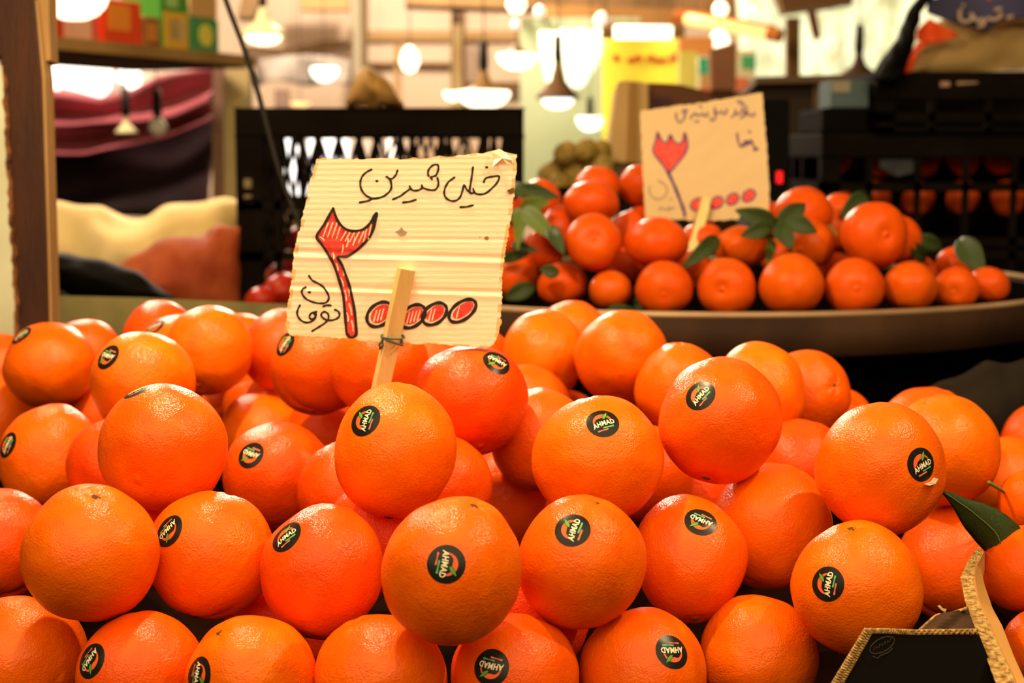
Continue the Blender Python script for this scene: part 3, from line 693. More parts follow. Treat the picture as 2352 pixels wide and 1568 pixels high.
TRAY = {'T1':(0.0048,1.9827,1.1986,0.0291,1.019,0.981),
'T2':(0.0593,1.8972,1.1984,0.0289,1.018,0.982),
'T3':(0.1136,1.8492,1.1952,0.0251,1.0,1.0),
'T4':(0.1724,1.8188,1.1997,0.0316,1.062,0.938),
'T5':(0.2423,1.809,1.202,0.0332,1.037,0.963),
'T6':(0.3129,1.7944,1.2057,0.0358,1.007,0.993),
'T7':(0.3862,1.809,1.202,0.0332,1.037,0.963),
'T8':(0.4546,1.829,1.2014,0.0306,0.976,1.024),
'T9':(0.5168,1.8649,1.1964,0.0261,0.99,1.01),
'T10':(0.5696,1.9136,1.1961,0.0252,0.969,1.031),
'T11':(0.094,1.8659,1.2501,0.0333,1.015,0.985),
'T12':(0.1671,1.859,1.2499,0.0345,1.066,0.934),
'T13':(0.2712,1.9002,1.2421,0.0296,1.078,0.922),
'T14':(0.3559,1.9155,1.2443,0.0291,0.982,1.018),
'T15':(0.4197,1.8618,1.2583,0.0393,1.051,0.949),
'T16':(0.5565,2.0177,1.214,0.023,1.0,1.0),
'T17':(0.4659,1.9513,1.2487,0.0328,1.0,1.0),
'T18':(0.5033,1.9962,1.2019,0.026,1.0,1.0),
'T19':(0.0954,1.9512,1.2918,0.0324,1.057,0.943),
'T20':(0.1072,2.0389,1.3101,0.0291,1.0,1.0),
'T21':(0.1657,2.0895,1.3124,0.027,1.0,1.0),
'T22':(0.0355,2.057,1.292,0.0283,1.02,0.98),
'T23':(-0.0135,2.0783,1.278,0.0247,1.0,1.0),
'T24':(-0.0144,2.0484,1.2425,0.0233,1.0,1.0),
'T25':(0.0613,1.9874,1.2618,0.0269,1.0,1.0),
'T26':(0.0378,2.0202,1.2287,0.0274,1.0,1.0),
'T27':(0.1484,2.0024,1.2558,0.0271,1.0,1.0),
'T28':(0.357,1.9749,1.2789,0.036,0.993,1.007),
'T29':(0.4009,2.0329,1.2576,0.0286,1.0,1.0),
'T30':(0.4289,2.1053,1.2748,0.0273,1.0,1.0),
'T31':(0.2327,1.9712,1.2466,0.0267,1.0,1.0),
'T32':(0.3354,2.0542,1.2683,0.0278,1.0,1.0),
'T33':(0.3354,1.9988,1.2245,0.026,1.0,1.0),
'T34':(0.2164,1.9271,1.2133,0.0251,1.0,1.0),
'T35':(0.1395,1.9476,1.2172,0.0254,1.0,1.0),
'T36':(0.4017,1.977,1.2098,0.0257,1.0,1.0)}

TL = {
'T1': ('tangerine at the left end of the tray row, leaves above and below it', .6, dict()),
'T2': ('tangerine in the bottom tray row with a small leaf on its top left', .75, dict()),
'T3': ('smallest, yellowest tangerine of the bottom tray row', .35, dict(axis=(0, 1, -.2))),
'T4': ('bottom-row tangerine right under the stick of the far price card', .6, dict(axis=(.1, .3, -1))),
'T5': ('bottom-row tangerine with a dimple facing out at its lower left', .55, dict(navel=(1646, 668))),
'T6': ('pear-necked tangerine in the middle of the bottom tray row', .35, dict(axis=(-.15, 1, .1))),
'T7': ('bottom-row tangerine with a green navel spot facing out', .6, dict(navel=(1955, 665))),
'T8': ('yellow-orange bottom-row tangerine under the fattest one', .35, dict(axis=(.3, 1, -.2))),
'T9': ('bottom-row tangerine with a dark navel at its lower left, last but one on the right', .55, dict(navel=(2176, 676))),
'T10': ('last tangerine at the right end of the tray, under the drooping leaf', .7, dict(axis=(.2, 1, 0))),
'T11': ('large tangerine with a shallow dimple facing out, left of the far card', .6, dict(navel=(1362, 548))),
'T12': ('broad red-orange tangerine under the left corner of the far card', .75, dict(axis=(0, 1, .1))),
'T13': ('tangerine right of the far card stick, notched by a leaf at its top', .4, dict(axis=(.1, 1, -.1))),
'T14': ('tangerine tucked left below the fattest one, leaves over its top', .45, dict()),
'T15': ('fattest tangerine, flat-topped with a wide dimple, right half of the tray', .68, dict(navel=(2027, 543))),
'T16': ('small tangerine with a dark hollow behind the right end of the bottom row', .8, dict()),
'T17': ('tangerine half hidden behind the right side of the fattest one', .8, dict()),
'T18': ('small tangerine deep behind the fattest one at right', .85, dict()),
'T19': ('red-orange tangerine stacked on the dimpled one left of the far card', .8, dict()),
'T20': ('topmost tangerine of the heap, in front of the olive fruit', .7, dict()),
'T21': ('tangerine tucked behind the left edge of the far card', .7, dict()),
'T22': ('tangerine at the top left of the heap, above the pale leaves', .75, dict()),
'T23': ('tangerine at the right edge of the near card, left of the pale leaves', .8, dict()),
'T24': ('tangerine half behind the near card, under the pale leaves', .8, dict()),
'T25': ('dark red tangerine in shade right of the pale leaves', .95, dict()),
'T26': ('dark red tangerine in shade below the pale leaves', .95, dict()),
'T27': ('tangerine wedged between the dimpled one and the broad red one', .8, dict()),
'T28': ('big tangerine right of the far card, a leaf star in front of it', .7, dict(axis=(0, 1, 0))),
'T29': ('tangerine behind the leaf star, left of the fattest one', .65, dict()),
'T30': ('tangerine at the back beside a dark leaf, before the crates', .8, dict()),
'T31': ('shaded tangerine just behind the far card stick', .9, dict()),
'T32': ('tangerine just right of the far card, under the leaf star', .85, dict()),
'T33': ('tangerine deep below the leaf star', .85, dict()),
'T34': ('shaded tangerine deep below the far card stick', .9, dict()),
'T35': ('shaded tangerine deep between the dimpled and the broad one', .9, dict()),
'T37': ('shaded tangerine under the one tucked behind the far card', .9, dict()),
'T36': ('shaded tangerine deep below the fattest one', .9, dict()),
}
TRAY['T37'] = (.168, 2.075, 1.2615, .0265, 1, 1)
TG = {}
for k, (lab, h, ex) in TL.items():
    pr = TANG[2] if k == 'T6' else TANG[1] if k in ('T5', 'T11', 'T15') else TANG[0] if k in ('T3', 'T8', 'T13', 'T28') else TANG
    TG[k] = make_fruit('tangerine', pr, k, TRAY, lab, 'tangerine', 'tangerines on the round tray', h, rnd=rg, scar=False, **ex)
    TG[k].color = (.62, .100 - .045 * h, .003, 1)
def lf(par, b0, b1, wpx, m=None, **kw): 
    d = (b0[2] + b1[2]) / 2; return leaf(TG[par], at(*b0), at(*b1), wpx * d / F, m=m, **kw)
c0 = (1197, 478)
lf('T22', (*c0, 1.95), (1262, 462, 1.93), 40, M_LEAF2); lf('T22', (*c0, 1.95), (1284, 560, 1.84), 44, M_LEAF2, droop=.06, fold=.35)
lf('T22', (1262, 520, 1.87), (1296, 585, 1.83), 34); lf('T22', (*c0, 1.95), (1188, 575, 1.87), 30, M_LEAF2); lf('T22', (*c0, 1.95), (1160, 512, 1.95), 20, M_LEAF2)
lf('T22', (1190, 430, 1.97), (1286, 455, 1.95), 34); lf('T22', (1205, 455, 1.96), (1180, 420, 1.98), 30); lf('T22', (1175, 560, 1.92), (1236, 578, 1.9), 22)
twig(TG['T22'], [at(1236, 430, 2.0), at(1210, 460, 1.96), at(*c0, 1.95)], .002)
lf('T1', (1150, 598, 1.95), (1226, 575, 1.93), 26); lf('T1', (1228, 655, 1.93), (1158, 686, 1.93), 40, fold=.3); lf('T2', (1284, 628, 1.85), (1240, 618, 1.85), 30)
k0 = (1784, 516)
lf('T28', (*k0, 1.86), (1688, 482, 1.85), 44, fold=.3); lf('T28', (1770, 520, 1.85), (1702, 542, 1.84), 40); lf('T28', (*k0, 1.86), (1850, 468, 1.87), 46); lf('T28', (1800, 500, 1.86), (1876, 534, 1.85), 44)
lf('T28', (*k0, 1.85), (1820, 574, 1.83), 44, fold=.3); twig(TG['T28'], [at(*k0, 1.86), at(1795, 505, 1.87), at(1830, 490, 1.9)], .0018)
lf('T13', (1650, 545, 1.87), (1566, 616, 1.83), 40, droop=.16); lf('T33', (1772, 548, 1.90), (1762, 608, 1.87), 24, M_LEAF2)
lf('T30', (1990, 446, 2.02), (1928, 500, 2.0), 46); twig(TG['T29'], [at(1880, 510, 1.97), at(1905, 520, 1.95), at(1922, 540, 1.92)], .0016)
lf('T16', (2204, 548, 1.97), (2262, 630, 1.93), 58, roll=.3); lf('T17', (2100, 545, 1.93), (2165, 570, 1.95), 36); lf('T17', (2092, 560, 1.92), (2125, 600, 1.95), 34)
lf('T3', (1395, 708, 1.84), (1470, 715, 1.84), 22); lf('T34', (1455, 705, 1.86), (1480, 690, 1.86), 30)

# ---------------------------------------------------------------- the bed under the oranges, the carton, counter
M_DKWOOD = mat('dark_stall_wood', '1c0d06', .9, '100704', 6, .2, 40, spec=.02)
M_KRAFT = mat('kraft_cut', 'c29c62', .9, '8a6234', 330, .6, 420, spec=.05); M_KRAFT2 = mat('kraft_face', 'c08a4c', .8, 'a8743a', 8); M_BLACKPR = mat('black_print_card', '120e0b', .8, spec=.05)
prof = [(.90, .70), (.90, .970), (1.07, .970), (1.22, .983), (1.33, 1.008), (1.45, 1.0125), (1.53, 1.021), (1.85, 1.029), (1.85, .70)]
b = B(); b.prism([(-.95, y, z) for y, z in prof], (1.24, 0, 0)); b.prism([(.29, y, z) for y, z in prof[:-2] + [(1.70, 1.0255), (1.70, .70)]], (.36, 0, 0))
tag(b.done('display_bed', mat('dark_bed_cloth', '1e0b04', .95, '120602', 9, .2, 60, spec=.02)), 'dark cloth-lined sloping bed under the heap of oranges', 'display bed')

carton = thing('carton', (.33, 1.0, .975), 'torn black-printed cardboard carton at the lower right, holding mandarins', 'carton')
def edge_strip(pl, pr, d0, d1, thick, m, name, flutes=True):
    """corrugated cut edge lofted between two lines"""
    def fn(u, v):
        i = min(int(v * (len(pl) - 1)), len(pl) - 2); t = v * (len(pl) - 1) - i
        a = [pl[i][k] + (pl[i + 1][k] - pl[i][k]) * t for k in (0, 1)]; c = [pr[i][k] + (pr[i + 1][k] - pr[i][k]) * t for k in (0, 1)]
        d = d0 + (d1 - d0) * v
        p = at(a[0] + (c[0] - a[0]) * u, a[1] + (c[1] - a[1]) * u, d)
        w_ = .0012 * math.sin(v * 150 * thick + (2.6 if u > .5 else 0)) if flutes and .1 < u < .95 else 0
        return p - FW * w_
    b = B(); b.grid(fn, 6, 150); return b.done(name, m, carton, solid=.0008)
fp = [(1992, 1446), (2029, 1449), (2098, 1453), (2170, 1453), (2246, 1450), (2400, 1826), (1755, 1826)]
b = B(); b.prism([at(x, y, .952 - (y - 1446) * .00003) for x, y in fp], FW * .003); b.done('front_panel', M_BLACKPR, carton)
edge_strip([(1986, 1442), (1905, 1575)], [(2004, 1452), (1930, 1582)], .951, .945, 1.0, M_KRAFT, 'cut_edge')
edge_strip([(1986, 1443), (2030, 1443), (2100, 1446), (2246, 1444)], [(1994, 1454), (2030, 1454), (2098, 1457), (2246, 1456)], .951, .952, 1.5, M_KRAFT, 'cut_edge')
L1 = [(2246, 1256), (2222, 1290), (2206, 1326), (2216, 1378), (2232, 1424), (2262, 1500), (2290, 1575)]
L2 = [(2257, 1266), (2240, 1298), (2236, 1330), (2246, 1380), (2272, 1432), (2302, 1500), (2336, 1575)]
L3 = [(2262, 1268), (2252, 1310), (2262, 1345), (2282, 1400), (2304, 1440), (2330, 1510), (2362, 1580)]
edge_strip(L1, L2, 1.075, .93, .9, M_KRAFT, 'cut_edge')
b = B()
def wall_fn(u, v):
    i = min(int(v * 6), 5); t = v * 6 - i; a = [L2[i][k] + (L2[i + 1][k] - L2[i][k]) * t for k in (0, 1)]; c = [L3[i][k] + (L3[i + 1][k] - L3[i][k]) * t for k in (0, 1)]
    return at(a[0] + (c[0] - a[0]) * u, a[1] + (c[1] - a[1]) * u, 1.075 - .145 * v + u * .02 * (1 - v)) - UP * (.05 * max(0, u - .85))
b.grid(wall_fn, 6, 24); b.done('side_panel', M_KRAFT2, carton, solid=.002)
b = B()
def flap_fn(u, v):
    top = [(2105, 1452), (2128, 1430), (2150, 1412), (2172, 1409), (2196, 1402), (2222, 1394)]; bot = [(2120, 1462), (2140, 1452), (2160, 1450), (2185, 1452), (2210, 1452), (2240, 1450)]
    i = min(int(u * 5), 4); t = u * 5 - i; a = [top[i][k] + (top[i + 1][k] - top[i][k]) * t for k in (0, 1)]; c = [bot[i][k] + (bot[i + 1][k] - bot[i][k]) * t for k in (0, 1)]
    return at(a[0] + (c[0] - a[0]) * v, a[1] + (c[1] - a[1]) * v, .985 - .025 * v + .006 * math.sin(7 * u + 4 * v))
b.grid(flap_fn, 20, 6); b.done('torn_flap', mat('torn_dark_kraft', '4a3020', .85, '2a1a10', 30), carton, solid=.0015)
b = B(); b.tube(smooth_path([at(2108, 1451, .983), at(2130, 1431, .983), at(2152, 1413, .983), at(2174, 1411, .983), at(2198, 1404, .983), at(2222, 1396, .983)]), .0011, 6); b.done('torn_rim', M_KRAFT, carton, smooth=True)
b = B(); b.prism([at(x, y, .98) for x, y in ((2154, 1392), (2160, 1390), (2166, 1397), (2174, 1399), (2172, 1404), (2164, 1402))], FW * .001); b.prism([at(x, y, .981) for x, y in ((2166, 1400), (2170, 1400), (2174, 1412), (2170, 1412))], FW * .001)
b.done('paper_shred', mat('paper_shred', 'd8b478', .9), carton)
b = B(); lg = oval(2026, 1481, 31, 15, 28, 22)
for ring in (lg, [(2004, 1506), (2016, 1512), (2022, 1505), (2040, 1498), (2050, 1488)]):
    q = [at(x, y, .9508 - (y - 1446) * .00003) for x, y in ring]
    if ring is lg: q.append(q[0])
    b.tube(q, .00022, 5)
for i in range(7): x = 2007 + i * 6.2; y = 1489 - i * 3.2; b.tube([at(x, y + 4, .9505), at(x + 1, y - 4, .9505), at(x + 3.5, y + (1 if i % 2 else -3), .9505)], .0002, 4)
b.done('printed_emblem', mat('faint_print', '4a4032', .7), carton)
b = B(); b.box((.20, .93, .972), (.55, 1.0, .9735)); b.done('bottom_panel', M_BLACKPR, carton)
# ---------------------------------------------------------------- setting
M_FLOOR = mat('market_floor', '5a4a3a', .8, '3e342a', 2); M_WALLB = mat('hall_wall', 'e0c8b4', .85, 'ceb094', .9)
b = B(); b.box((-7, -4, -.05), (7, 12, 0)); tag(b.done('floor', M_FLOOR), kind='structure')
b = B(); b.box((-7, -4, 3.6), (7, 9.6, 3.7)); tag(b.done('ceiling', mat('hall_ceiling', '8a7458', .85, '705c44', 1)), kind='structure')
b = B(); b.box((-7, 9.5, 0), (7, 9.6, 3.6)); wb = tag(b.done('wall_back', M_WALLB), kind='structure')
def slab(pts, d, thick, name, m, parent=None, d2=None, **kw):
    """board cut to an outline, standing d metres away, 'thick' deep"""
    b = B(); b.prism([at(p[0], p[1], p[2] if len(p) > 2 else d) for p in pts], FW * thick); return b.done(name, m, parent, **kw)
def rect(x0, y0, x1, y1): return [(x0, y0), (x1, y0), (x1, y1), (x0, y1)]
M_BEAM = mat('brown_beam', '7a5c3a', .8, '5e4428', 3); M_TAN = mat('tan_post', 'a89068', .8, '94794e', 3)
n = 0
def trim(pts, d, thick, m):
    global n; n += 1; return tag(slab(pts, d, thick, 'trim_%d' % n, m), kind='structure')
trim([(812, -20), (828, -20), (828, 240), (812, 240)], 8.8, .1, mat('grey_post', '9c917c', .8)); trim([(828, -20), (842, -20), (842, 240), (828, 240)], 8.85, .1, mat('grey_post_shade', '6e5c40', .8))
trim(rect(842, 70, 1225, 92), 9.3, .08, mat('tan_rail', 'b08e62', .8)); trim(rect(1035, -30, 1062, 250), 9.2, .08, M_TAN); trim(rect(1040, -30, 1058, 48), 8.6, .08, mat('dark_bracket', '4a3424', .8))
trim(rect(905, 100, 918, 250), 9.3, .06, mat('tan_rail', '', .8)); trim([(560, 105), (660, 112), (740, 92), (800, 92), (800, 104), (740, 106), (660, 126), (560, 118)], 9.2, .08, M_BEAM)
trim(rect(842, 143, 1060, 152), 9.3, .05, M_BEAM); trim(rect(1060, 188, 1240, 206), 9.25, .05, M_BEAM); trim(rect(690, -30, 800, 22), 8.8, .06, mat('tan_awning', 'b99868', .8))
trim([(630, 205), (662, 205), (662, 250), (630, 250)], 8.7, .06, mat('mauve_post', '8c7268', .8))
trim([(930, -30), (1560, -30), (1560, 22), (1330, 14), (1210, 20), (930, 10)], 7.6, .12, M_BEAM)
trim([(1250, 12), (1560, 20), (1560, 58), (1250, 48)], 7.2, .1, mat('warm_beam', 'a07440', .8, '8a5e30', 3)); trim([(1560, -10), (1860, -10), (1860, 60), (1700, 55), (1560, 30)], 7.4, .1, M_BEAM)
trim([(1780, -30), (1960, -30), (1960, 6), (1800, 26)], 7.0, .1, mat('brown_plank_dim', '6a4828', .8)); trim(rect(1808, 40, 1838, 200), 6.0, .05, mat('brown_pole', '6a4a24', .8))
trim([(560, -30), (610, -30), (580, 40), (545, 40)], 7.6, .1, mat('brown_board', '6a5236', .8))  # plain brown board
# grey awning sheet behind the lamps
b = B(); b.grid(lambda u, v: at(590 + 215 * u, 138 + 62 * v - 12 * math.sin(math.pi * u), 8.3) - FW * (.12 * math.sin(9 * u) * v), 20, 6)
tag(b.done('awning', mat('grey_awning', 'a49a94', .8, '80726a', 4), smooth=True, solid=.01), 'grey cloth awning hanging far behind the black crate', 'awning')
# green-tinted wall and glowing hanging sheets
b = B(); b.prism([at(x, y, 7.0) for x, y in ((1195, 40), (1470, 40), (1470, 520), (1195, 520))], FW * .06); tag(b.done('wall_middle', mat('pale_green_wall', 'c2ccaa', .8, 'b2bd98', 2)), kind='structure')
# windows: bright daylight openings far behind
M_DAY = mat('daylight_pane', 'ffffff', .5, emit='fff8f0', es=2.2); M_DAY2 = mat('cool_daylight_pane', 'eef4ff', .5, emit='eef2ff', es=1.15); M_FRAME = mat('window_frame_pale', 'b8a698', .7)
def window(k, panes, d, frame, m):
    f = tag(slab(frame, d + .06, .05, 'window_%d' % k, M_FRAME), kind='structure')
    for p in panes: slab(p, d, .03, 'pane', m, f)
window(1, [[(98, 150), (118, 122), (160, 116), (258, 120), (250, 200), (232, 222), (196, 212), (135, 196), (128, 222), (98, 222)], [(276, 150), (318, 130), (318, 200), (300, 210), (288, 190), (268, 185)]], 7.6, rect(60, 100, 480, 240), M_DAY)
window(2, [rect(522, 295, 545, 350), rect(560, 300, 610, 460), rect(618, 300, 700, 460), rect(708, 300, 800, 460)], 8.0, rect(515, 280, 890, 470), M_DAY2)
window(3, [rect(826, 290, 905, 365), rect(826, 370, 905, 460)], 8.1, rect(815, 280, 935, 470), mat('daylight_pane_b', 'ffffff', .5, emit='fff4f2', es=1.3))
# white plastic sheets before the green wall; lamplight put in as their own glow
M_BAG = mat('glowing_white_plastic', 'fbfbe8', .6, emit='fffbe0', es=1.2)
for lab, top, bot in (('narrow self-glowing white plastic sheet hanging before the green wall', [(1240, 74), (1286, 68)], [(1256, 190), (1276, 190)]), ('wide glowing white plastic sheet hanging behind the bell lamp', [(1290, 68), (1394, 68)], [(1306, 200), (1338, 200)])):
    b = B()
    def fn(u, v):
        w_ = v ** 1.7; x0 = top[0][0] + (bot[0][0] - top[0][0]) * w_; x1 = top[1][0] + (bot[1][0] - top[1][0]) * w_
        return at(x0 + (x1 - x0) * u, top[0][1] + (bot[0][1] - top[0][1]) * v, 6.8 if top[0][0] < 1250 else 6.55) - FW * (.05 * math.sin(5 * math.pi * u) * (.3 + v))
    b.grid(fn, 16, 12); tag(b.done('plastic_sheet', M_BAG, smooth=True, solid=.004), lab, 'plastic sheet')
# tube lights
def tube_light(a, c, r, m, lab, mc):
    a, c = Vector(a), Vector(c); t = thing('tube_light', (a + c) / 2, lab, 'lamp'); ax = (c - a).normalized()
    b = B(); b.tube([a, c], r, 12); b.done('tube', m, t, smooth=True)
    b = B(); b.bar(a + Vector((0, .03, r * .9)), c + Vector((0, .03, r * .9)), r * 1.4, r * 1.2); b.done('housing', mc, t)
    for q in (a + ax * .1, c - ax * .1): b = B(); b.tube([q + Vector((0, .03, r)), Vector((q.x, q.y + .03, 3.6))], .002, 6); b.done('hanger', mc, t)
    b = B(); b.tube([a - ax * .02, a + ax * .03], r * 1.15, 12); b.done('end_cap', mc, t); b = B(); b.tube([c + ax * .02, c - ax * .03], r * 1.15, 12); b.done('end_cap', mc, t)
M_TUBEW = mat('white_tube_glow', 'ffffff', .5, emit='fff8d8', es=3.0); M_TUBEO = mat('orange_tube_glow', 'ffd080', .5, emit='ffc878', es=1.4); M_HOUS = mat('lamp_housing_tan', '8a6a44', .6)
tube_light(at(1392, 74, 6.4), at(1560, 74, 6.4), .026, M_TUBEW, 'white tube light over the yellow banner', M_HOUS)
tube_light(at(1560, 40, 5.9), at(1782, 80, 5.7), .022, M_TUBEO, 'slanting orange-rimmed tube light over the coloured packets', mat('orange_housing', 'd88038', .6))
# yellow banner with blurred red lettering
yb = thing('banner', at(1480, 200, 6.0), 'bright yellow banner with one line of red lettering, behind the beige machine', 'banner')
b = B(); b.grid(lambda u, v: at(1384 + 186 * u, 92 + 250 * v, 6.0) - FW * (.02 * math.sin(8 * u)), 12, 6); b.done('cloth', mat('glowing_yellow_cloth', 'fff04a', .7, emit='ffe64a', es=.35), yb, smooth=True, solid=.004)  # cloth glows weakly by itself in place of lamplight
b = B()
for x0, pts in ((1410, [(0, -5), (6, 3), (4, 9)]), (1440, [(0, 4), (12, 8), (24, 0), (36, 6)]), (1486, [(0, 6), (10, 0), (24, 7), (44, 4)]), (1538, [(0, 8), (10, -4), (16, 6)])):
    b.tube(smooth_path([at(x0 + x, 132 + y, 5.97) for x, y in pts]), .011, 6)
b.done('lettering', mat('red_lettering', 'e8703a', .7), yb)

M_ROPE = mat('thin_rope', '6a5a44', .8)
def ropes(par, *tops):
    for q in tops: b = B(); b.tube([q, Vector((q.x, q.y, 3.6))], .002, 5); b.done('rope', M_ROPE, par)
ropes(yb, at(1392, 93, 6.0), at(1560, 93, 6.0))
for o in list(COL.objects):
    if o.name.startswith('plastic_sheet') or o.name == 'awning':
        bb = [o.matrix_basis @ v.co for v in o.data.vertices]; tz = max(bb, key=lambda v: v.z - abs(v.x - min(q.x for q in bb)) * .05); ropes(o, tz, max(bb, key=lambda v: v.z + v.x * .5))
# ---------------------------------------------------------------- hanging lamps
M_GLOWW = mat('lamp_glow_warm', 'fff2d8', .5, emit='ffeec8', es=3.2); M_GLOWC = mat('lamp_glow_cool', 'ffffff', .5, emit='f4fff4', es=2.4)
M_SOCK = mat('black_socket', '14110e', .5); M_CORD = mat('black_cord', '1c1813', .6); M_SH = mat('tan_lamp_body', '9c7444', .5); M_SHB = mat('brown_lamp_shade', '7a5a3c', .5); M_SHG = mat('cream_lamp_shade', 'd4c894', .5)
def pendant(px, py, w_, d, lab, glow=M_GLOWW, body=M_SH, kind='disc', hh=None, sock=True, cord=140, tall=None):
    """ceiling lamp hung on a cord; (px, py) centre of its light disc, w_ its width in px"""
    k = d / F; r = w_ / 2 * k; c = at(px, py, d); t = thing('hanging_lamp', c, lab, 'lamp', 'hanging lamps of the market hall'); hh = (hh or w_ * .32) * k
    Z = 0.0
    if kind in ('disc', 'bell', 'plain'):
        b = B(); b.lathe([(0, -hh * .62), (r * .35, -hh * .58), (r * .68, -hh * .40), (r * .9, -hh * .1), (r, hh * .22), (r * .94, hh * .38), (0, hh * .38)], c, 32); b.done('diffuser', glow, t, smooth=True); Z = hh * .38
    if kind == 'bulb':
        b = B(); b.lathe([(0, -hh), (r * .6, -hh * .82), (r, -hh * .2), (r * .86, hh * .35), (r * .42, hh * .85), (0, hh)], c, 24); b.done('bulb', glow, t, smooth=True); Z = hh * .9
    tall = (tall or w_ * .45) * k
    if kind == 'disc':
        b = B(); b.lathe([(r * .8, Z), (r * .5, Z + tall * .15), (r * .25, Z + tall * .5), (r * .13, Z + tall), (0, Z + tall)], c, 24); b.done('housing', body, t, smooth=True); Z += tall
    if kind in ('bell', 'cone'):
        R2 = r * (1.28 if kind == 'bell' else 1); b = B()
        b.lathe([(R2, Z), (R2 * 1.02, Z + tall * .06), (R2 * .72, Z + tall * .24), (R2 * .34, Z + tall * .5), (R2 * .2, Z + tall * .8), (R2 * .16, Z + tall), (0, Z + tall), ], c, 28)
        b.done('shade', body, t, smooth=True, solid=.003); Z += tall
    if sock:
        s = max(.011, r * .15); b = B(); b.lathe([(0, Z), (s, Z), (s * 1.2, Z + .02), (s, Z + .075), (0, Z + .08)], c, 14); b.done('socket', M_SOCK, t, smooth=True); Z += .075
    b = B(); b.tube([c + Vector((0, 0, Z - .004)), Vector((c.x, c.y, 3.6))], .0018, 6); b.done('cord', M_CORD, t)
pendant(170, 8, 156, 3.1, 'large bright lamp at the top left, before the shelf of packets', kind='disc', hh=62)
pendant(605, 90, 84, 5.2, 'lit lamp with a cream shade, right of the shelf', body=M_SHG, kind='bell', hh=22, tall=62, glow=M_GLOWW)
pendant(745, 168, 64, 7.4, 'round cool-white lamp before the grey awning', glow=M_GLOWC, kind='plain', hh=32, sock=False)
pendant(690, 239, 46, 7.5, 'thin warm lamp low above the left end of the black crate', kind='plain', hh=8, sock=False, glow=mat('lamp_glow_amber', 'ffd890', .5, emit='ffd080', es=1.6))
pendant(941, 136, 46, 5.6, 'egg-shaped bare bulb hanging above the black crate', kind='bulb', hh=32, sock=False)
pendant(1111, 224, 124, 4.4, 'wide bright lamp touching the top of the black crate', hh=40, tall=46)
pendant(1040, 219, 44, 5.0, 'small warm lamp half behind the wide bright one', kind='plain', hh=22, sock=False)
pendant(1188, 138, 94, 5.2, 'bright lamp above and right of the wide one', hh=36, tall=24, sock=False)
pendant(1281, 236, 74, 4.6, 'lamp with a brown bell-shaped shade and long neck', body=M_SHB, kind='bell', hh=24, tall=82, glow=M_GLOWC)
pendant(1355, 281, 62, 6.2, 'small white lamp low before the green wall', glow=M_GLOWC, kind='plain', hh=32)
pendant(290, 306, 48, 4.6, 'unlit lamp with a cream cone shade before the maroon sheet', body=mat('cream_lamp_shade_dull', 'b8ac80', .6), kind='cone', tall=40)
pendant(362, 290, 44, 4.5, 'unlit lamp with a round white bulb before the maroon sheet', glow=mat('unlit_white_bulb', 'fffaf2', .6), kind='bulb', hh=22)
pendant(1972, 178, 92, 4.4, 'dark cone lamp silhouetted before the bright glowing sheeting', body=mat('dark_lamp_shade', '4a3422', .6), kind='cone', tall=54)
for px, py, w_, d, lab in ((1186, 8, 44, 7.0, 'round bright bulb at the top edge, right of middle'), (1240, 26, 26, 7.0, 'small pinkish bulb right below the bulb at the top edge'), (1655, 20, 34, 7.0, 'white bulb high above the orange tube light'), (1730, 22, 22, 7.0, 'fainter bulb high at the right of the white bulb'), (1382, 46, 34, 6.9, 'pale bulb above the glowing plastic sheet'), (398, 148, 30, 6.8, 'small pale bulb right of the daylight window'), (1652, 92, 46, 5.3, 'white bulb just under the orange tube light'), (1185, 56, 20, 7.2, 'faint pink bulb below the top edge')):
    pendant(px, py, w_, d, lab, kind='bulb', hh=w_ * .55, sock=False, cord=60, glow=mat('pinkish_glow', 'ffe8dc', .5, emit='ffe0d0', es=1.1) if 'pink' in lab or 'pale' in lab or 'faint' in lab else M_GLOWW)

# ---------------------------------------------------------------- left side: post, shelf, sheets, heap
M_POST = mat('brown_painted_wood', '3c1c0a', .6, '2c1306', 7, .25, 50, stretch=(6, 6, .8)); M_BATTEN = mat('light_raw_wood', 'a07c50', .75, '8a683e', 6, stretch=(5, 5, .7)); M_PALEPAINT = mat('peeling_pale_paint', 'bcbca6', .8, 'a2a084', 6)
post = thing('wooden_post', at(60, 740, 1.72), 'brown wooden post at the left edge with a peeling pale board on it', 'post')
slab([(-60, -60), (78, -60), (80, 0), (96, 180), (108, 560), (120, 1060), (52, 1060), (34, 640), (22, 400), (0, 130), (-60, 100)], 1.70, .04, 'plank', M_POST, post, bevel=.002)
slab([(80, 0), (85, 0), (104, 180), (115, 560), (129, 1060), (120, 1060), (108, 560), (96, 180)], 1.702, .03, 'lit_edge', M_BATTEN, post)  # pale strip puts the light on the post's side into colour
rn = random.Random(5); er = [(-60, 90), (0, 150)]
y = 150
while y < 1055: er.append((4 + (y - 150) * .052 + rn.uniform(-3, 3), y)); y += 14
slab([(x - 2, yy) for x, yy in er] + [(14, 1060), (-60, 1060)], 1.693, .008, 'pale_board', M_PALEPAINT, post)
slab([(x + 5 + rn.uniform(0, 5), yy) for x, yy in er[1:]] + [(x - 6, yy) for x, yy in reversed(er[1:])], 1.696, .005, 'chipped_edge', mat('chipped_wood', '7a4a28', .9, '3c2010', 90), post)
slab([(80, -60), (112, -60), (113, 60), (116, 138), (95, 141), (88, 60)], 1.712, .03, 'batten', M_BATTEN, post)

def pt(px, py, d): return at(px, py, d)
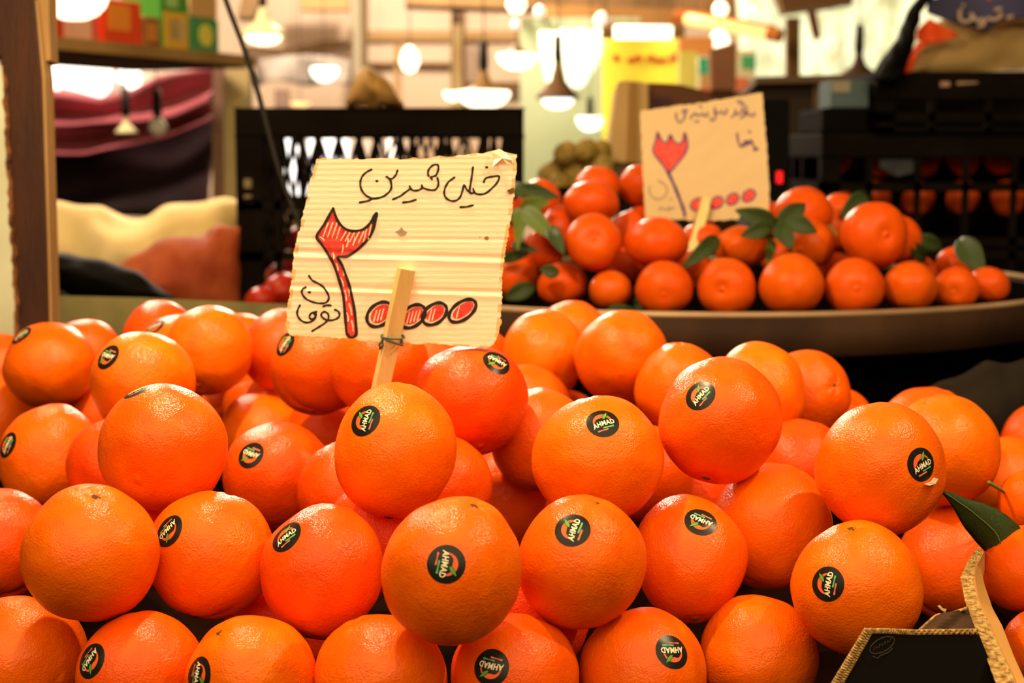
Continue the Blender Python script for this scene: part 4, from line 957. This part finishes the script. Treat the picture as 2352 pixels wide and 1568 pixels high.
# shelf running away to the right
M_SHELF = mat('shelf_wood', 'a88450', .7, '8c6a3c', 5); M_SHELFD = mat('shelf_under', '3c2210', .8)
sh = thing('shelf', at(300, 110, 4.0), 'wooden shelf board with packets on it, high at the left', 'shelf')
A0, A1 = at(60, 78, 3.55), at(580, 142, 4.35); A1.z = A0.z; dirS = (A1 - A0).normalized(); nS = Vector((-dirS.y, dirS.x, 0))
b = B(); b.prism([A0, A1, A1 + nS * .4, A0 + nS * .4], Vector((0, 0, -.012))); b.done('board', M_SHELF, sh)
b = B(); b.prism([A0 - nS * .012, A1 - nS * .012, A1, A0], Vector((0, 0, -.028))); b.done('front_lip', M_SHELF, sh)
b = B(); b.prism([A0 - Vector((0, 0, .012)) + nS * .02, A1 - Vector((0, 0, .012)) + nS * .02, A1 - Vector((0, 0, .012)) + nS * .4, A0 - Vector((0, 0, .012)) + nS * .4], Vector((0, 0, -.02))); b.done('dark_underside', M_SHELFD, sh)  # slab below the board in a darker brown
for q in (.02, .5): b = B(); b.bar(A0 + (A1 - A0) * q + nS * .38, Vector((A0.x + (A1.x - A0.x) * q + nS.x * .38, A0.y + (A1.y - A0.y) * q + nS.y * .38, 3.6)), .02, .02); b.done('hanger', M_SHELFD, sh)
def packet(px0, px1, hgt, lab, faces, dep=.12, cat='packet', name='packet', grp='packets on the shelf', zoff=0.0):
    """carton on the shelf between two photo columns; faces = [(material, x0, x1, y0, y1)] print panels in 0..1 of its front"""
    def on(px):                                          # point on the shelf front line at this column
        best = min(range(201), key=lambda i: abs(pix(A0 + (A1 - A0) * (i / 200))[0] - px)); return A0 + (A1 - A0) * (best / 200)
    a, c = on(px0) + nS * .03 + Vector((0, 0, zoff + .001)), on(px1) + nS * .03 + Vector((0, 0, zoff + .001)); t = thing(name, (a + c) / 2, lab, cat, grp)
    b = B(); b.prism([a, c, c + nS * dep, a + nS * dep], Vector((0, 0, hgt))); b.done('box', faces[0], t, bevel=.003)
    for m, x0, x1, y0, y1 in faces[1:]:
        u = c - a; b = B(); z = Vector((0, 0, hgt)); b.prism([a + u * x0 + z * y0, a + u * x1 + z * y0, a + u * x1 + z * y1, a + u * x0 + z * y1], -nS * .002); b.done('printed_panel', m, t)
P_ = lambda k, c: mat('print_' + k, c, .5)
packet(112, 248, .10, 'pink and red packet at the left end of the shelf, under the lamp', [P_('red', 'd8402a'), (P_('pink', 'f5b8a0'), .42, .88, .0, .75), (P_('rose', 'e0685a'), .88, 1, 0, 1)])
packet(262, 350, .105, 'red and orange packet right of the large lamp', [P_('redorange', 'e8481c'), (P_('orange', 'f09030'), .12, .7, .3, .9)])
packet(358, 392, .075, 'small brown packet between the red and the green ones', [P_('brown', '8a5a2a'), (P_('ochre', 'c8823a'), .1, .8, .2, .8)])
packet(394, 456, .15, 'green packet with a yellow and cream label, taller one', [P_('green', '4f9a3c'), (P_('yellow', 'e8b83a'), .08, .95, .0, .62), (P_('cream', 'e8cf98'), .3, .8, .15, .5), (P_('palegreen', 'a8d480'), .2, .6, .7, .95)])
packet(462, 526, .088, 'green packet with a round yellow spot, at the right end', [P_('green2', '4c9a60')], name='packet')
t = [o for o in COL.objects if o.get('label', '').startswith('green packet with a round')][0]
a_ = Vector(t.location); b = B(); b.lathe([(0, 0), (.029, 0), (.029, .003), (0, .003)], a_ - nS * .001 + Vector((0, 0, .044)), 24, axis=-nS); b.done('printed_panel', P_('yellowspot', 'e6dc5a'), t)
packet(462, 524, .10, 'beige packet standing on the green spotted one', [P_('beige', 'd8ac70')], zoff=.089)
# post at the far end of the shelf
fp_ = thing('wooden_post', at(540, 480, 4.4), 'pale weathered post under the right end of the shelf', 'post')
slab(rect(516, 140, 572, 1470), 4.42, .06, 'plank', mat('pale_post', 'b8a070', .8, '9c8a5c', 4), fp_); slab(rect(488, 150, 512, 1440), 4.5, .05, 'side_board', mat('brown_side_board', '8a6450', .8, '5c4030', 3), fp_)
# maroon sheet in two swags with a dark lower part
M_MAR = mat('maroon_sheet', 'b05c66', .8, '924852', 2); M_MARD = mat('dark_plum_sheet', '2a161c', .8, '1c0e10', 2)
tp = thing('hanging_sheet', at(290, 300, 5.2), 'maroon plastic sheet sagging in swags over a dark plum cloth', 'sheet')
def swag(top, bot, d, m, name):
    b = B(); b.grid(lambda u, v: at(60 + 430 * u, lerp_poly(top, u) * (1 - v) + lerp_poly(bot, u) * v, d) - FW * (.06 * math.sin(2.2 * math.pi * v + 2 * u) + .03 * math.sin(11 * u + v * 3)), 30, 10); b.done(name, m, tp, smooth=True, solid=.006)
swag([(0, 205), (.2, 214), (.4, 226), (.6, 212), (.75, 185), (1, 158)], [(0, 285), (.3, 292), (.6, 288), (.8, 272), (1, 245)], 5.2, M_MAR, 'upper_swag')
swag([(0, 282), (.3, 284), (.6, 278), (.8, 265), (1, 240)], [(0, 345), (.2, 356), (.35, 360), (.6, 338), (.8, 312), (1, 285)], 5.26, M_MAR, 'lower_swag')
swag([(0, 330), (1, 170)], [(0, 500), (1, 500)], 5.4, M_MARD, 'dark_cloth')
# long dark counter behind
b = B(); b.box((-1.4, 1.93, 0), (1.7, 4.2, 1.085)); tag(b.done('stall_counter', mat('counter_black', '140d09', .9, '0c0705', 4, spec=.03)), 'long dark counter behind the oranges, under tray, crates and heap', 'counter')
b = B(); b.prism([at(100, 678, 1.88), at(320, 683, 1.88), at(480, 690, 1.88), at(700, 700, 1.88), at(700, 800, 1.88), at(100, 800, 1.88)], FW * .02)
tag(b.done('plank', mat('stained_plank', '7d7348', .8, '574a2a', 9, .2, 40)), 'stained greenish plank fencing the orange heap at the back left', 'plank')
# cream sheet over a heap
def lumpy(px0, px1, top, bot, d, dep, m, name, lab, cat, amp=.02, seed=0, bulge=.1, sub=1, fq=5, ps=0.9, zmin=1.087):
    """rounded heap: front outline between 'top' and 'bot' (functions of 0..1), swelling forward, sloping away behind"""
    b = B()
    def fn(u, v):
        if v <= .6: t = v / .6; py = lerp_poly(bot, u) * (1 - t) + lerp_poly(top, u) * t; dd = d - bulge * math.sin(math.pi * min(1, t * ps)) * math.sin(math.pi * u) ** .5 if 0 < u < 1 else d
        else: t = (v - .6) / .4; py = lerp_poly(top, u) + (lerp_poly(bot, u) - lerp_poly(top, u)) * t ** 2; dd = d + dep * t
        p = at(px0 + (px1 - px0) * u, py, dd); s = Vector((u * fq + seed, v * fq, seed * .7))
        p = p + Vector((N3(s), N3(s + Vector((9, 0, 0))), N3(s + Vector((0, 9, 0))))) * amp; p.z = max(p.z, zmin); return p
    b.grid(fn, 34, 26); return tag(b.done(name, m, smooth=True, sub=sub), lab, cat)
lumpy(70, 575, [(0, 470), (.1, 462), (.18, 468), (.3, 464), (.38, 478), (.48, 486), (.6, 478), (.8, 466), (1, 455)], [(0, 720), (1, 720)], 3.3, .5, mat('cream_cloth', 'ecd09a', .8, 'd9b878', 6), 'cloth_cover', 'cream cloth thrown over a heap at the left, behind the mesh sack', 'cloth', .03, 1, .12)
lumpy(250, 548, [(0, 620), (.15, 580), (.3, 560), (.5, 545), (.75, 525), (.9, 512), (1, 515)], [(0, 760), (1, 760)], 2.72, .07, mat('red_orange_mesh', 'b0562c', .7, '8c3414', 9, .5, 140), 'mesh_sack', 'translucent red-orange net sack lying left of the black crate', 'sack', .012, 4, .07)
lumpy(90, 405, [(0, 580), (.2, 582), (.45, 592), (.7, 620), (.88, 655), (1, 684)], [(0, 640), (.3, 690), (.5, 712), (1, 720)], 2.3, .15, mat('black_plastic', '0b0806', .7, spec=.05), 'plastic_bag', 'black plastic bag lying flat behind the plank at the left', 'bag', .006, 7, .05)
lumpy(800, 925, [(0, 235), (.15, 175), (.3, 146), (.5, 158), (.7, 190), (.85, 212), (1, 240)], [(0, 247), (1, 247)], 2.98, .16, mat('tan_paper', 'b48c54', .8, 'a47a40', 5), 'paper_bag', 'crumpled tan paper bag standing on the black crate', 'bag', .008, 2, .05)
# cable
b = B(); b.tube(smooth_path([at(500, -60, 2.02), at(522, 10, 2.02), at(560, 110, 2.02), at(592, 210, 2.02), at(618, 310, 2.02), at(645, 405, 2.02), at(690, 520, 2.02), at(740, 620, 2.02)], 6), .0034, 8)
b.tube([at(500, -60, 2.02) + Vector((-.25, 0, 2.05)), at(500, -60, 2.02) + Vector((-.08, 0, .5)), at(500, -60, 2.02)], .0034, 8)
tag(b.done('cable', M_CORD, smooth=True), 'black cable slanting down in front of the black crate', 'cable')

# ---------------------------------------------------------------- plastic crates
M_CR = mat('black_crate_plastic', '100b08', .75, '16100c', 10, spec=.02); 
def crate(lo, hi, lab, cols, rows, ribs='diag', group=None, rim=.035, front_only=False, gap0=0.0):
    x0, y0, z0 = lo; x1, y1, z1 = hi; t = thing('plastic_crate', ((x0 + x1) / 2, (y0 + y1) / 2, z0), lab, 'crate', group); th = .012
    b = B(); b.box((x0, y0, z1 - rim), (x1, y0 + th, z1)); b.box((x0, y1 - th, z1 - rim), (x1, y1, z1)); b.box((x0, y0, z1 - rim), (x0 + th, y1, z1)); b.box((x1 - th, y0, z1 - rim), (x1, y1, z1)); b.done('rim', M_CR, t, bevel=.004)
    b = B(); b.box((x0, y0, z0), (x1, y1, z0 + .008)); b.done('base', M_CR, t)
    for xa in (x0, x1 - .035):
        for ya in (y0, y1 - .03):
            b = B(); zs = [z0] + ([z0 + (z1 - z0) * q for q in (.52, .565, .60, .645)] if xa == x0 and ya == y0 and ribs == 'diag' else []) + [z1 - rim]
            if len(zs) > 2:                              # corner column with two little holes
                for s, e in ((zs[0], zs[1]), (zs[2], zs[3]), (zs[4], zs[5])): b.box((xa, ya, s), (xa + .045, ya + .012, e))
                for s, e in ((zs[1], zs[2]), (zs[3], zs[4])): b.box((xa, ya, s), (xa + .012, ya + .012, e)); b.box((xa + .03, ya, s), (xa + .045, ya + .012, e))
            else: b.box((xa, ya, z0), (xa + .035, ya + .03, z1 - rim))
            b.done('corner_post', M_CR, t)
    for ya in ((y0,) if front_only else (y0, y1 - th)):
        zz = [z0 + (z1 - rim - z0) * r for r in rows]
        for z in zz: b = B(); b.box((x0, ya, z - .008), (x1, ya + .008, z + .008)); b.done('rail', M_CR, t)
        X = [x0 + (x1 - x0) * i / cols for i in range(1, cols)]
        for x in X: b = B(); b.box((x - .006, ya, z0), (x + .006, ya + .008, z1 - rim)); b.done('upright', M_CR, t)
        if ribs == 'diag':
            lv = [z0] + zz + [z1 - rim]; XX = [x0 + .035] + X + [x1 - .035]
            for za, zb in zip(lv[1:], lv[2:]):
                for xa, xb in zip(XX, XX[1:]):
                    m_ = (xa + xb) / 2
                    for p, q in (((xa, za), (m_, zb)), ((m_, zb), (xb, za)), ((xa, zb), (m_, za)), ((m_, za), (xb, zb))):
                        b = B(); b.bar((p[0], ya + .004, p[1]), (q[0], ya + .004, q[1]), .006, .006, ref=Vector((0, 1, 0))); b.done('rib', M_CR, t)
    for xa in (x0, x1 - th):
        for r in rows: z = z0 + (z1 - rim - z0) * r; b = B(); b.box((xa, y0, z - .01), (xa + .008, y1, z + .01)); b.done('rail', M_CR, t)
        for i in (2, 3): yy = y0 + (y1 - y0) * i / 4; b = B(); b.box((xa, yy - .007, z0), (xa + .008, yy + .007, z1 - rim)); b.done('upright', M_CR, t)
    return t
cA, cB = at(545, 690, 2.8), at(1203, 248, 2.8)
crate((cA.x, 2.80, 1.087), (cB.x, 3.15, cB.z), 'black plastic crate with latticed sides behind the near price card', 7, (.30, .60, ), 'diag', rim=.05)
# tomatoes in and before the crate
M_TOM = mat('tomato_skin', '9c1a0c', .3, 'b02a10', 3); TOMM = fruit_mesh('tomato', 21, [M_TOM], .84, .12, .03, .03, sub=5); M_SEP = mat('tomato_stem', '6a7a30', .6); SEP = star_mesh('calyx', M_SEP, .12)
def tomato(px, py, d, r, lab, grp):
    c = at(px, py, d); q = Matrix.Rotation(random.uniform(-.5, .5), 3, 'X') @ Matrix.Rotation(random.uniform(-.6, .6), 3, 'Y')
    mw = Matrix.Translation(c) @ q.to_4x4() @ Matrix.Diagonal((r, r, r, 1)); o = place('tomato', TOMM, None, mw); tag(o, lab, 'tomato', grp); place('calyx', SEP, o, Matrix.Translation((0, 0, .72)))
tomato(600, 692, 2.62, .029, 'red tomato beside the foot of the black crate', 'tomatoes by the crate'); tomato(645, 668, 2.66, .034, 'larger red tomato behind it, against the black crate', 'tomatoes by the crate')
base = Vector((cA.x, 2.84, 1.1))
tl = ['by the left corner post', 'second from the left corner', 'third from the left corner', 'fourth from the left corner', 'mid-crate', 'right of the middle']
for i in range(6):
    for j in range(2):
        p = base + Vector((.07 + i * .072, .04 + j * .07, .035 + .0)); q = pix(p)
        tomato(q[0], q[1], q[2], .034, 'dim tomato on the floor of the black crate, %s, %s' % (tl[i], ('near side', 'far side')[j]), 'tomatoes inside the crate')
for i in range(4):
    p = base + Vector((.10 + i * .08, .075, .098)); q = pix(p); tomato(q[0], q[1], q[2], .032, 'dim tomato in the upper layer inside the black crate, %s' % ('near the left corner', 'second along', 'third along', 'last along')[i], 'tomatoes inside the crate')

# ---------------------------------------------------------------- right side: crates of tangerines, sack, machines
M_CR2 = M_CR
rb = thing  # alias
g = 'black crates stacked at the right'
xr = 1.25
zc = [at(2100, y, 2.9).z for y in (600, 305, 168)]
lowc = crate((.555, 2.9, 1.087), (xr, 3.3, zc[1]), 'lower black slotted crate at the right, tangerines showing dimly through', 8, (.33, .42, .80), 'plain', g, rim=.045, front_only=True)
upc = crate((.645, 2.88, zc[1] + .002), (xr, 3.28, zc[2]), 'upper black crate at the right with a pale label strip, sack on top', 6, (.45,), 'plain', g, rim=.05, front_only=True)
b = B(); b.prism([at(x, y, 2.846) for x, y in ((2160, 182), (2182, 181), (2182, 198), (2160, 199))], FW * .003); b.prism([at(x, y, 2.846) for x, y in ((2198, 181), (2246, 177), (2246, 191), (2198, 195))], FW * .003); b.done('label_strip', mat('pale_label_strip', '9a7c62', .7), upc)
b = B(); b.box((.56, 3.27, 1.09), (xr, 3.285, zc[1] - .04)); b.done('back_panel', M_CR, lowc); b = B(); b.box((.65, 3.26, zc[1] + .01), (xr, 3.27, zc[2] - .045)); b.done('back_panel', M_CR, upc)
dimr = random.Random(4)
zr = [at(2100, 452, 3.03).z, at(2100, 362, 3.03).z]
names_ = ['nearest the machines', 'second along', 'third along', 'fourth along', 'fifth along', 'sixth along', 'seventh along', 'eighth along']
for r_, z in enumerate(zr):
    for i in range(8):
        c = Vector((.61 + i * .078 + .01 * dimr.uniform(-1, 1), 3.02 + .01 * dimr.random(), z + .004 * dimr.uniform(-1, 1)))
        if c.x > 1.2: continue
        me = TANG[dimr.randrange(3)]; R_ = dimr.uniform(.031, .035); mw = Matrix.Translation(c) @ Quaternion((dimr.random(), dimr.random(), dimr.random(), dimr.random())).normalized().to_matrix().to_4x4() @ Matrix.Diagonal((R_, R_, R_, 1))
        o = place('tangerine', me, None, mw); o.color = (.7, .08, .006, 1); tag(o, 'dim tangerine behind the slots of the lower black crate, %s row, %s' % (('bottom', 'top')[r_], names_[i]), 'tangerine', 'tangerines inside the lower crate')
b = B(); b.prism([at(x, y, 2.895) for x, y in ((2018, 335), (2110, 330), (2104, 395), (2060, 405), (2022, 385))], FW * .004); tag(b.done('cloth_rag', mat('grey_blue_rag', '3a3c42', .8, '2a2a2e', 30)), 'grey rag hanging on the front of the lower black crate', 'rag')
# printed sack on the crates
sack = lumpy(2078, 2440, [(0, 172), (.08, 110), (.16, 60), (.3, 30), (.6, 5), (1, -30)], [(0, 168), (.5, 164), (1, 146)], 2.93, .2, mat('beige_sack', 'd0b078', .75, 'b8945c', 4), 'sack', 'stuffed beige sack with navy and orange print, on the upper crate', 'sack', .006, 3, .04, sub=1, ps=.8, zmin=zc[2] + .002)
def sack_patch(poly, d, name, m, thick=.004): return slab(poly, d, thick, name, m, sack)
def patch(top, bot, x0, x1, m, name, off):
    b = B()
    def fn(u, v): return at(x0 + (x1 - x0) * u, lerp_poly(top, u) * (1 - v) + lerp_poly(bot, u) * v, 2.835 - off + .01 * math.sin(6 * u))
    b.grid(fn, 24, 8); b.done(name, m, sack, smooth=True, solid=.003)
M_OR = mat('orange_print', 'd84a14', .7); M_NAVY = mat('navy_print', '3a3858', .7)
patch([(0, 165), (.3, 120), (.6, 96), (1, 96)], [(0, 168), (.3, 166), (.6, 120), (1, 100)], 2076, 2132, M_OR, 'orange_edge', 0)
patch([(0, 70), (.3, 42), (.6, 58), (1, 78)], [(0, 92), (.3, 100), (.6, 96), (1, 82)], 2106, 2200, M_OR, 'orange_print', .004)
patch([(0, 0), (.3, -20), (1, -20)], [(0, 30), (.25, 55), (.5, 72), (.62, 46), (1, 38)], 2130, 2400, M_NAVY, 'navy_print', .008)
patch([(0, -20), (1, -20)], [(0, 0), (.4, 8), (1, 10)], 2268, 2420, M_OR, 'orange_print', .013)
b = B()
for pts in ([(2206, 22), (2204, 40), (2212, 50), (2228, 48), (2234, 38)], [(2230, 30), (2240, 44), (2250, 50), (2258, 42)], [(2246, 62), (2258, 58), (2264, 44)], [(2268, 40), (2280, 46), (2296, 40), (2300, 30)], [(2312, 42), (2326, 38)], [(2210, 12), (2214, 14)], [(2284, 24), (2300, 20)]):
    b.tube(smooth_path([at(x, y, 2.815) for x, y in pts]), .0034, 6)
b.done('lettering', mat('pale_lettering', 'b09484', .7), sack)
# black bag flap hanging by the sack
bl = [(0, 2118), (.15, 2112), (.3, 2088), (.42, 2076), (.5, 2070), (.6, 2062), (.72, 2040), (.85, 2018), (1, 2004)]; br = [(0, 2142), (.12, 2150), (.2, 2128), (.3, 2112), (.42, 2108), (.55, 2100), (.7, 2092), (.85, 2078), (1, 2074)]
b = B()
def bag_fn(u, v):
    x = lerp_poly(bl, v) * (1 - u) + lerp_poly(br, v) * u; return at(x + 5 * N3(Vector((u * 3, v * 9, 2))), -40 + 222 * v, 2.83 - .03 * math.sin(math.pi * u) - .012 * N3(Vector((u * 4, v * 12, 5))) - .03 * v)
b.grid(bag_fn, 10, 30); tag(b.done('plastic_bag', mat('black_plastic', '', .5), smooth=True, solid=.006), 'black plastic bag hanging at the left end of the sack', 'bag')
# bright sheeting beyond; backlight put in as its own patterned glow
M_FOL = mat('glowing_sheet', 'f0ecc0', .6, emit='fff6c0', es=1.25)
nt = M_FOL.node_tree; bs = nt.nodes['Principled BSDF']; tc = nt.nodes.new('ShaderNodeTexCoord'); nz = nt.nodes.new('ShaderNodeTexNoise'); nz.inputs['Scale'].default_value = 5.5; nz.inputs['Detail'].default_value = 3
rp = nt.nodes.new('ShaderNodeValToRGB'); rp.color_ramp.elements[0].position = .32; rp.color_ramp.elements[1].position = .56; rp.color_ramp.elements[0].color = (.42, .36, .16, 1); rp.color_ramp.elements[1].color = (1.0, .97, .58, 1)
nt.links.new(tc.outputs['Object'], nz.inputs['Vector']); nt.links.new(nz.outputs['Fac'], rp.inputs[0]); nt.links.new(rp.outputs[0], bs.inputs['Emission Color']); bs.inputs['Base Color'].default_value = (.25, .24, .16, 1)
b = B(); b.grid(lambda u, v: at(1690 + 480 * u, -40 + 240 * v, 7.2) - FW * (.12 * math.sin(14 * u + 2 * v) + .05 * math.sin(31 * u)), 40, 6)
ts = tag(b.done('translucent_sheet', M_FOL, smooth=True, solid=.006), 'bright self-glowing plastic sheeting beyond the dark crates', 'plastic sheet'); ropes(ts, at(1720, -38, 7.2), at(2140, -38, 7.2))
# brown tag and packets hanging behind the far card
b = B(); b.prism([at(x, y, 5.0) for x, y in ((1854, 22), (1874, 26), (1886, 84), (1872, 94), (1864, 70))], FW * .01); ht = tag(b.done('hanging_tag', mat('brown_tag', '6e3a1e', .8)), 'slanting brown tag hanging before the bright sheeting', 'tag'); ropes(ht, at(1864, 25, 5.0))
b = B(); b.prism([at(x, y, 4.2) for x, y in ((1630, 112), (1692, 96), (1691, 207), (1634, 207))], FW * .03); tag(b.done('carton', mat('brown_packet', '9a6a48', .8, '8a5a40', 3), bevel=.004), 'plain brown carton standing behind the far price card', 'carton')
b = B(); b.box((at(1545, 300, 4.2).x, 4.21, 0), (at(1760, 300, 4.2).x, 5.3, 1.515)); tag(b.done('back_counter', mat('back_counter_wood', '4a3018', .8)), 'brown back counter carrying the coloured packets', 'counter')
def small_box(x0, y0, x1, y1, d, c, lab, bands=()):
    y1 = pix(Vector((at(x0, y0, d).x, at(x0, y0, d).y, 1.516)))[1]
    t = thing('packet', at((x0 + x1) / 2, y1, d), lab, 'packet', 'coloured packets behind the far card'); slab(rect(x0, y0, x1, y1), d, .06, 'box', P_(c, c), t, bevel=.003)
    for q in bands: slab(rect(x0 + (x1 - x0) * q[0], y0 + (y1 - y0) * q[1], x0 + (x1 - x0) * q[2], y0 + (y1 - y0) * q[3]), d - .004, .003, 'printed_panel', P_(q[4], q[4]), t)
small_box(1560, 118, 1604, 212, 4.9, 'dcd068', 'yellow-green packet right of the yellow banner')
small_box(1604, 128, 1632, 212, 4.8, 'e8e0b0', 'packet with teal top and red foot, left of the brown carton', ((.05, .05, .8, .42, '38b890'), (.2, .45, 1, .72, 'd8a058'), (.05, .74, 1, 1, 'e06848')))
small_box(1560, 84, 1640, 112, 5.1, 'e89850', 'orange packet under the orange tube light')
small_box(1690, 116, 1736, 222, 4.8, 'f0e0b8', 'packet with green and salmon print, right of the brown carton', ((.3, .1, 1, .36, '50b878'), (.0, .55, .6, 1, 'f08058'), (.55, .68, 1, 1, '38a868')))
# beige machine
mach = thing('weighing_machine', at(1520, 400, 3.1), 'beige plastic machine housing with a dark sloping top, behind the far card', 'machine')
b = B(); P0 = [(1418, 188), (1432, 184), (1470, 186), (1490, 192), (1490, 378), (1396, 372), (1404, 290)]
b.prism([at(x, y, 3.02) for x, y in P0], FW * .12); b.done('housing', mat('beige_plastic', 'b9935a', .5, 'ab8450', 3), mach, bevel=.008)
slab([(1446, 186), (1464, 188), (1462, 376), (1440, 375)], 3.012, .02, 'side_groove', mat('beige_plastic_shade', '93682c', .6), mach, bevel=.003)
slab([(1484, 188), (1560, 192), (1640, 212), (1642, 240), (1600, 378), (1484, 378)], 3.05, .12, 'dark_panel', mat('dark_brown_panel', '5c3212', .6, '4a2610', 3), mach, bevel=.006)
slab([(1500, 224), (1540, 222), (1545, 250), (1500, 252)], 3.04, .02, 'recess', mat('plum_recess', '3a1620', .6), mach)
slab([(1470, 376), (1640, 376), (1640, 420), (1390, 420), (1390, 372)], 3.03, .1, 'base', mat('machine_base', '57432c', .7), mach)
slab(rect(1420, 420, 1640, 674), 3.04, .1, 'stand', mat('machine_stand', '1c140e', .8, spec=.05), mach)
# display with a red figure
disp = thing('display_unit', at(1785, 430, 2.86), 'black electronic display with a small red figure, right of the far card', 'display')
slab(rect(1735, 226, 1814, 715), 2.84, .08, 'case', mat('black_case', '0c0a09', .7, spec=.03), disp, bevel=.006)
b = B(); q = [at(x, y, 2.836) for x, y in ((1784, 394), (1797, 394), (1797, 420), (1784, 420))]
b.prism(q, FW * .003); b.done('red_figure', mat('red_led', 'ff1020', .5, emit='ff0818', es=.8), disp)
# brown-grey cabinet and little carton
cab = thing('cabinet', at(1830, 480, 3.5), 'dull brown-grey cabinet behind the black display', 'cabinet')
slab(rect(1738, 178, 1896, 620), 3.45, .3, 'body', mat('brown_grey_panel', '33261a', .8, '281c12', 2), cab, bevel=.004); slab([(1736, 176), (2030, 168), (2030, 186), (1736, 192)], 3.40, .4, 'top_board', mat('cabinet_top', '5c4430', .6), cab)
slab(rect(1868, 196, 1888, 500), 3.435, .02, 'door_edge', mat('cabinet_edge', '5a4630', .6), cab)
zb1 = at(1950, 249, 2.9).z
b = B(); b.box((.556, 2.905, zc[1] + .001), (.638, 3.15, zb1)); tag(b.done('box', mat('black_box', '0d0a08', .8, spec=.02), bevel=.004), 'plain black box under the blue-grey carton', 'box')
tb_ = thing('carton', (.60, 2.95, zb1), 'small pale blue-grey carton on the black box, left of the upper crate', 'carton')
b = B(); b.box((.572, 2.915, zb1 + .001), (.640, 3.03, zb1 + .050)); b.done('box', mat('blue_grey_card', '4c5c60', .8), tb_, bevel=.002)
b = B(); b.box((.574, 2.912, zb1 + .028), (.606, 2.916, zb1 + .048)); b.done('pale_panel', mat('pale_grey_card', '8a8272', .8), tb_)
# olive fruit behind the tangerines
KIW = fruit_mesh('fruit', 31, [mat('olive_peel', 'a88a44', .7, '7a6028', 2.5, .3, 12)], 1.1, .03, .02, .04, sub=4)
ol = [(1285, 425, 'lowest at left'), (1262, 400, 'at the far left'), (1290, 385, 'second on the left slope'), (1300, 352, 'on the left shoulder'), (1318, 400, 'low in the middle'), (1330, 365, 'in the middle'), (1345, 345, 'top of the heap'), (1362, 372, 'right of the middle'), (1378, 348, 'beside the beige machine'), (1385, 385, 'lowest at right'), (1310, 430, 'at the foot of the heap')]
for i, (x, y, wr) in enumerate(ol):
    c = at(x, y, 2.86 + .03 * (i % 3)); R_ = .021; mw = Matrix.Translation(c) @ Matrix.Rotation(i * 1.1, 4, 'X') @ Matrix.Rotation(i * .7, 4, 'Y') @ Matrix.Diagonal((R_, R_, R_, 1))
    tag(place('fruit', KIW, None, mw), 'olive-brown fruit in the blurred heap behind the tangerines, ' + wr, 'fruit', 'olive fruit heap')
b = B(); b.box((at(1235, 400, 2.83).x, 2.83, 1.087), (at(1400, 400, 2.83).x, 3.02, at(1300, 428, 2.85).z)); tag(b.done('box', mat('black_box', '', .6)), 'dark box under the heap of olive-brown fruit', 'box')
# sacks in the dark under the tray
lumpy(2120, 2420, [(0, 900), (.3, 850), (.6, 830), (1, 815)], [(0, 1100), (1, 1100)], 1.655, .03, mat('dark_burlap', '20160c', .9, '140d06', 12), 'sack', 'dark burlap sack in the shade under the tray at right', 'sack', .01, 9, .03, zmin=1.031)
